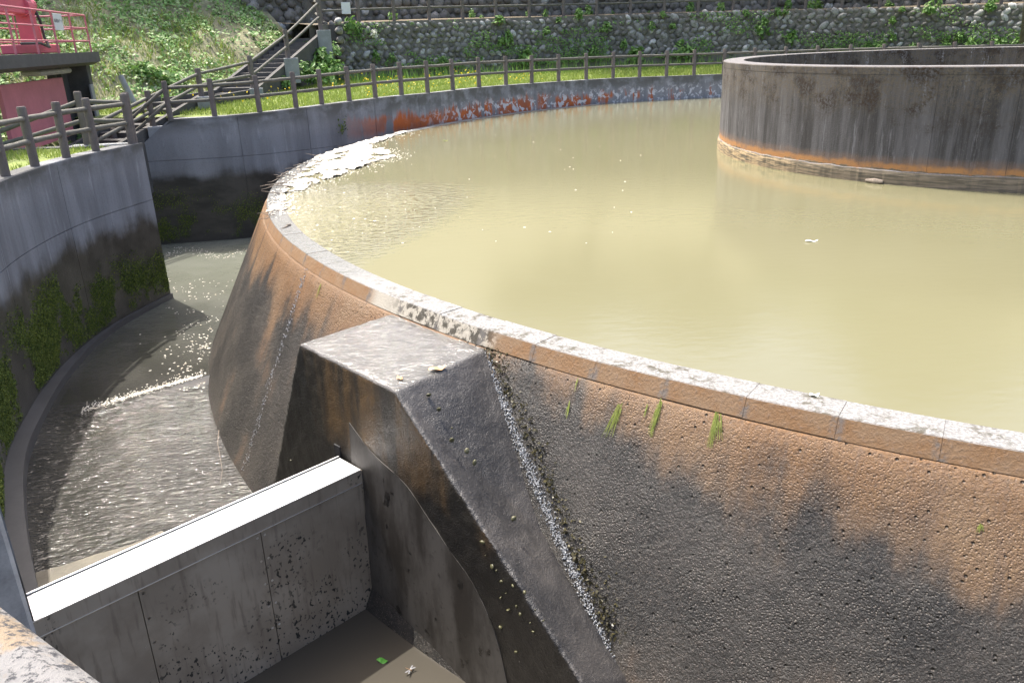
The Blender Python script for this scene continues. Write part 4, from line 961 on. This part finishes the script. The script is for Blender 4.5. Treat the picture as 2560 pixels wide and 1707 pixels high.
# ------------------------------------------------------------------ foam, twigs, small things
def zoomp(x, y): return ((640+x/5.47)/D, (330+y/5.47)/D)
poly1 = [(2060, 5), (1830, 80), (1600, 170), (1590, 250), (1740, 235), (1945, 320), (1880, 370), (1600, 420), (1400, 505), (1090, 610), (850, 690), (670, 790), (380, 850), (350, 780), (480, 650), (640, 520), (760, 400), (830, 340), (1000, 280), (1250, 200), (1500, 120), (2000, 0)]
poly2 = [(440, 870), (350, 890), (260, 960), (210, 1040), (160, 1110), (200, 1130), (480, 1100), (530, 1050), (480, 1020), (380, 960)]
def inside(P, poly):
    x, y = P[:, 0], P[:, 1]; r = np.zeros(len(P), bool); n = len(poly)
    for i in range(n):
        (x1, y1), (x2, y2) = poly[i], poly[(i+1) % n]; c = ((y1 > y) != (y2 > y)) & (x < (x2-x1)*(y-y1)/(y2-y1+1e-12)+x1); r ^= c
    return r
def foam(polys, z, cell, name, label, seed, th=.36):
    V = []; F = []
    for pl in polys:
        pts = [onz(*zoomp(*q), z)[:2] for q in pl]; lo = np.min(pts, 0)-.2; hi = np.max(pts, 0)+.2
        X, Y = np.meshgrid(np.arange(lo[0], hi[0], cell), np.arange(lo[1], hi[1], cell)); fx = fbm(X*2.2, Y*2.2, seed, 5)*.5+fbm(X*9, Y*7, seed+7, 4)*.5; P = np.column_stack([(X+.22*(fbm(X*3, Y*3, seed+1)-.5)).ravel(), (Y+.35*(fbm(X*3, Y*3, seed+2)-.5)).ravel()])
        ins = inside(P, [tuple(p) for p in pts]).reshape(X.shape) & (fx > th); hz = z+.002+.030*sm(th, .62, fx)+.008*vnoise(X*18, Y*18, 3)
        I = -np.ones(X.shape, int); base = len(V); need = np.zeros(X.shape, bool); need[:-1, :-1] |= ins[:-1, :-1]; need[1:, :-1] |= ins[:-1, :-1]; need[:-1, 1:] |= ins[:-1, :-1]; need[1:, 1:] |= ins[:-1, :-1]
        I[need] = base+np.arange(need.sum()); jx = vnoise(X*37, Y*37, 8)-.5; V += list(np.column_stack([X[need]+jx[need]*cell*.6, Y[need]+jx[need]*cell*.4, hz[need]]))
        for i, j in zip(*np.nonzero(ins[:-1, :-1])): F.append((I[i, j], I[i, j+1], I[i+1, j+1], I[i+1, j]))
    return tag(mesh(name, V, np.array(F), M['foam'], smooth=True), label, 'foam', kind='stuff')
foam([poly1, poly2], .0, .022, 'foam', 'thick cream foam raft gathered against the weir rim', 91, .46)
def near_poly(pl, n, spread):
    out = []
    for k in range(n):
        i = random.randrange(len(pl)); a = np.array(pl[i]); b = np.array(pl[(i+1) % len(pl)]); q = a+(b-a)*random.random(); p = onz(*zoomp(*q), 0)
        p[:2] += np.random.default_rng(k).normal(size=2)*spread; r = math.hypot(p[0], p[1]); az_ = math.degrees(math.atan2(p[1], p[0]))
        if r < rr(az_)-.02: p[2] = .004 if r > rr(az_)-.31 else WATER; out.append(p)
    return out
def flecks(pts, size, name, label):
    V = []; F = []
    for p in pts:
        b = len(V); n = 7; s = size*random.uniform(.4, 1.5); e = random.uniform(.5, 1.2); t = random.uniform(0, 6)
        for k in range(n):
            a = 2*math.pi*k/n; r = s*random.uniform(.7, 1.2); x, y = r*math.cos(a)*e, r*math.sin(a); V.append((p[0]+x*math.cos(t)-y*math.sin(t), p[1]+x*math.sin(t)+y*math.cos(t), p[2]+.004))
        V.append((p[0], p[1], p[2]+.012)); F += [(b+k, b+(k+1) % n, b+n) for k in range(n)]
    tag(mesh(name, V, np.array(F), M['foam']), label, 'foam', kind='stuff')
pts = []
for k in range(150):
    x = random.uniform(690, 1500); y = random.uniform(245, 560); p = onz(x, y, WATER); r = math.hypot(p[0], p[1]); a = math.degrees(math.atan2(p[1], p[0])) % 360
    if r < rr(a)-.4 and random.random() < (1 if x < 1000 else .35): pts.append(p)
for x, y in ((1322, 437), (1430, 438), (1345, 232), (1372, 230), (1360, 290), (1383, 275)): pts.append(onz(x, y, WATER))
pts += near_poly(poly1, 900, .22)+near_poly(poly2, 260, .14)
flecks(pts, .017, 'pool_flecks', 'scattered white foam flecks drifting on the muddy pool')
pts = []
for k in range(420):
    x = random.gauss(450, 45); y = random.uniform(640, 900); p = onz(x, y, LOW); 
    if math.hypot(p[0], p[1]) > 17.15 and vnoise(np.array([p[0]*2.5]), np.array([p[1]*2.5]), 4)[0] > .42: pts.append(p+np.array([0, 0, .005]))
for k in range(170):
    x = random.uniform(380, 575); y = 582+random.gauss(0, 4)+(8*math.sin(x/25)); p = onz(x, y, LOW); 
    if math.hypot(p[0], p[1]) > 17.1: pts.append(p+np.array([0, 0, .005]))
for k in range(90):
    x = random.uniform(400, 488); y = random.gauss(800, 12); p = onz(x, y, LOW)
    if math.hypot(p[0], p[1]) > 17.1 and x > 440+random.gauss(0, 12): pts.append(p+np.array([0, 0, .005]))
flecks(pts, .017, 'channel_flecks', 'white foam flecks drifting down the channel beside the weir')
# crest of the small standing wave
pts = []
for k in range(1500):
    r = random.uniform(17.2, 19.0); s = 6.45+random.gauss(0, .035)-abs(random.gauss(0, .16)); a = 180+math.degrees((s-(18-r)*.35)/18)
    if random.random() < 1-.45*(r-17.2)/1.8: pts.append(pol(r, a, chan_z(r, a)))
flecks(pts, .011, 'wave_crest', 'broken white crest of the standing wave across the channel')
def twig(p, q, r, seed, label, group):
    rg = np.random.default_rng(seed); p, q = np.array(p), np.array(q); n = 5; pts = [p+(q-p)*t+rg.normal(size=3)*.012*(0 < t < 1) for t in np.linspace(0, 1, n)]
    mb = MB(); mb.tube(pts, list(np.linspace(r, r*.35, n)), 6); tag(mb.build('twig', M['twig']), label, 'twig', group)
tw = [((930, 345), (685, 330)), ((420, 690), (60, 775)), ((400, 700), (75, 805)), ((330, 840), (80, 855)), ((470, 590), (310, 600)), ((440, 540), (265, 655)), ((350, 640), (160, 700)), ((620, 480), (400, 520)), ((700, 430), (510, 490)), ((560, 600), (360, 640)),
      ((450, 740), (130, 745)), ((700, 520), (580, 560)), ((390, 610), (245, 610)), ((1240, 215), (1120, 212)), ((640, 690), (330, 680)), ((850, 360), (960, 390)), ((1040, 400), (1180, 415)), ((900, 395), (760, 460))]
for k, (a, b) in enumerate(tw):
    A_, B_ = onz(*zoomp(*a), .02), onz(*zoomp(*b), .03); L = np.linalg.norm(B_-A_)
    if L > 1.1: B_ = A_+(B_-A_)*1.1/L
    B_[2] = .04+random.uniform(0, .06); twig(A_, B_, .010+.004*random.random(), k, 'dry twig caught in the foam on the weir rim', 'twigs on the weir rim')
for k, (a, b) in enumerate([((440, 1050), (20, 1115)), ((260, 1130), (25, 1210)), ((200, 1120), (85, 1130))]):
    A_, B_ = onz(*zoomp(*a), .02), onz(*zoomp(*b), .01); L = np.linalg.norm(B_-A_); B_ = A_+(B_-A_)*min(1, .7/L); twig(A_, B_, .010, 40+k, 'pale dry stem hanging over the orange weir face', 'stems over the orange face')
twig(onz(*zoomp(470, 1270), .012), onz(*zoomp(345, 1320), .012), .018, 60, 'dark stick lying across the wet weir rim', 'sticks on the rim')
twig(onz(512, 1040, LOW)+np.array([0, 0, .35]), onz(506, 1110, LOW), .006, 61, 'thin dark stem leaning from the weir foot into the channel', 'stems in the channel')
# algae strands on the weir face
def onbat(x, y):
    for z in np.arange(.1, -3.2, -.004):
        P = onz(x, y, z); r = math.hypot(P[0], P[1]); a = math.degrees(math.atan2(P[1], P[0]))
        if r <= rr(a)+.095-(z+.175)*BAT: return P
    return P
def strands(x0, y0, x1, y1, n, wid):
    V = []; F = []
    for k in range(n):
        dx = random.gauss(0, wid); t0 = random.uniform(0, .35); t1 = random.uniform(.5, 1); pts = []
        for t in np.linspace(t0, t1, 5):
            P = onbat(x0+(x1-x0)*t+dx*(.4+t), y0+(y1-y0)*t); m = np.array([P[0], P[1], 0]); m /= np.linalg.norm(m); pts.append(P+m*.012+np.array([0, 0, .006]))
        for i, P in enumerate(pts):
            tg = np.array([-P[1], P[0], 0]); tg /= np.linalg.norm(tg); w = .0032*(1-i/5.5); V += [P-tg*w, P+tg*w]
        b = len(V)-10; F += [(b+2*i, b+2*i+1, b+2*i+3, b+2*i+2) for i in range(4)]
    return V, F
for x0, y0, x1, y1, n, w in ((1650, 945, 1638, 1030, 34, 6), (1520, 915, 1492, 1005, 30, 5), (1428, 925, 1396, 1010, 24, 4.5), (1310, 920, 1302, 965, 9, 2), (1330, 865, 1318, 905, 6, 1.5), (1490, 925, 1478, 965, 6, 2), (2252, 1200, 2248, 1225, 8, 3), (740, 650, 726, 690, 7, 2)):
    V, F = strands(x0, y0, x1, y1, n, w); tag(mesh('algae_tuft', V, F, M['algae']), 'bright green algae streak trailing down the orange weir face', 'algae', 'algae streaks on the weir face')
# lumps on the buttress and brown weed along the wet crease
lum = []
for x, y in ((1008, 940), (985, 907), (1038, 983), (1072, 1035), (1038, 1010), (1090, 1062), (1180, 1190)):
    d = ray(x, y); P = None
    p0, p1, p2 = nt(16.98, 1.12, -.165), nt(15.6, .90, -.165), nt(17.01, 3.32, -1.80); nn_ = np.cross(p1-p0, p2-p0); t = ((p0-CAM)@nn_)/(d@nn_); lum.append((CAM+t*d, random.uniform(.010, .022), 'small slimy lump stuck to the sloping flank of the buttress', 'lumps on the buttress flank'))
for x, y in ((1108, 1245), (1115, 1275), (1140, 1310), (1152, 1335), (1150, 1372), (1178, 1345), (1186, 1392), (1168, 1400), (1205, 1360), (1218, 1430), (1225, 1450), (1230, 1400), (1248, 1425), (1130, 1300), (1185, 1497), (1150, 1440), (668, 1057), (640, 1040), (1162, 1362), (1195, 1410)):
    d = ray(x, y); n3 = np.array([*NB, .02]); p0 = nt(16.985, 0, -.165); t = ((p0-CAM)@n3)/(d@n3); lum.append((CAM+t*d, random.uniform(.007, .019), 'small yellowish lump clinging to the dark front of the buttress', 'lumps on the buttress front'))
lm_ = [stone_mesh(300+k) for k in range(3)]; lme = []
for V, F in lm_:
    me = bpy.data.meshes.new('lump'); me.from_pydata([tuple(v) for v in V], [], F); me.materials.append(M['lump']); me.update(); me.polygons.foreach_set('use_smooth', np.ones(len(F), dtype=bool)); lme.append(me)
for p, s, lab, g in lum: tag(data('lump', random.choice(lme), None, p, (random.random()*3, random.random()*3, 0), (s, s*random.uniform(.5, 1), s*random.uniform(1, 1.7))), lab, 'lump', g)
c = []
for (x0, y0), (x1, y1) in zip([(1108, 800), (1140, 860), (1190, 975), (1225, 1050), (1270, 1165), (1310, 1270), (1345, 1350)], [(1140, 860), (1190, 975), (1225, 1050), (1270, 1165), (1310, 1270), (1345, 1350), (1400, 1470)]):
    for k in range(150):
        t = random.random(); c.append(onbat(x0+(x1-x0)*t+abs(random.gauss(0, 18))+3, y0+(y1-y0)*t)+rng.normal(size=3)*.008)
for k in range(160): c.append(onbat(random.gauss(1385, 22), random.gauss(1395, 45)))
V, F = leaves(np.array(c), .035, np.array([-.5, -.6, .6]), .7, .6); tag(mesh('wet_weed', V, F, M['brown_weed']), 'brown slimy weed along the wet crease beside the buttress', 'weed', kind='stuff')
# water trickling in the creases: thin glossy ribbon of drops
tw_m = NT('trickle'); tw_m.done((.33, .34, .35), .06, tw_m.bump(tw_m.noise(tw_m.pos, 60, 3), 1, .02), .8); M['trickle'] = tw_m.m
def trickle(pts, n, wid, size, label):
    V = []; F = []
    for k in range(n):
        t = random.random()*(len(pts)-1); i = int(t); f = t-i; x = pts[i][0]+(pts[i+1][0]-pts[i][0])*f+random.gauss(0, wid); y = pts[i][1]+(pts[i+1][1]-pts[i][1])*f; P = onbat(x, y); m = np.array([P[0], P[1], 0]); m /= np.linalg.norm(m); P = P+m*.008
        b = len(V); s = size*random.uniform(.5, 1.4); W_ = SM[k % 10][0]*np.array([s, s, s*1.6])+P; V += list(W_); F += [tuple(q+b for q in f_) for f_ in SM[k % 10][1]]
    tag(mesh('trickle', V, F, M['trickle'], smooth=True), label, 'water trickle', kind='stuff')
trickle([(1110, 805), (1180, 985), (1256, 1170), (1334, 1345), (1424, 1568)], 1900, 6.5, .0048, 'sparkling trickle running down the crease beside the buttress')
trickle([(706, 615), (672, 720), (620, 880), (560, 1080)], 330, 3, .005, 'thin trickle running down the weathered weir face')
# fallen leaves, feather, dragonfly
def flat_leaf(name, p, L, W_, rot, mat, label, cat, curl=.01):
    n = 7; V = []; F = []
    for i in range(n):
        t = i/(n-1); w = W_*math.sin(math.pi*min(.97, t*.9+.06))**.8; V += [(L*(t-.5), -w/2, curl*math.sin(t*7)), (L*(t-.5), 0, curl*.6+curl*math.sin(t*7)), (L*(t-.5), w/2, curl*math.sin(t*7))]
    for i in range(n-1):
        for k in range(2): F.append((i*3+k, i*3+3+k, i*3+4+k, i*3+1+k))
    o = mesh(name, V, F, M[mat], smooth=True); o.location = p; o.rotation_euler = (0, 0, rot); return tag(o, label, cat)
flat_leaf('fallen_leaf', onz(1004, 845, -.15), .17, .085, .5, 'dry_leaf', 'large orange fallen leaf on the wet buttress top', 'leaf', .012)
flat_leaf('fallen_leaf', onz(918, 868, -.15), .09, .05, 2.1, 'dry_leaf', 'small tan fallen leaf at the edge of the buttress top', 'leaf')
flat_leaf('green_leaf', onz(878, 1516, -2.71), .11, .06, -.3, 'green_leaf', 'fresh green leaf floating in the dark water below the gate', 'leaf')
flat_leaf('feather', onz(1864, 553, .0), .17, .045, .05, 'feather', 'white feather floating on the muddy pool', 'feather')
flat_leaf('yellow_leaf', onz(1023, 333-10, .0), .16, .09, .2, 'algae', 'yellow green leaf floating near the foam raft', 'leaf')
flat_leaf('rim_leaf', onz(1870, 906, .012), .08, .06, .2, 'white_leaf', 'pale leaf scrap lying on the dry weir coping', 'leaf')
dp = onz(940, 1538, -2.70); df = tag(empty('dragonfly', tuple(dp)), 'dragonfly with clear wings floating on the dark water below the gate', 'dragonfly')
mb = MB(); mb.tube([(-.045, 0, .006), (-.01, 0, .008), (.012, 0, .01), (.02, 0, .01), (.028, 0, .009)], [.002, .0025, .006, .005, .006], 8); b = mb.build('body', M['dragonfly_body'], df, True); b.rotation_euler = (0, 0, -.6)
for a in (1.1, 1.8, -1.1, -1.8):
    V = [(0, 0, .01), (.02, -.005, .012), (.05, -.006, .013), (.056, .002, .013), (.045, .009, .013), (.015, .006, .012)]; w = mesh('wing', V, [tuple(range(6))], M['wing'], df); w.rotation_euler = (0, 0, a-.6); w.location = (.008, -.006, 0)
for o in SC.objects:
    if o.type == 'MESH' and o.name.split('.')[0] in ('post',): pass
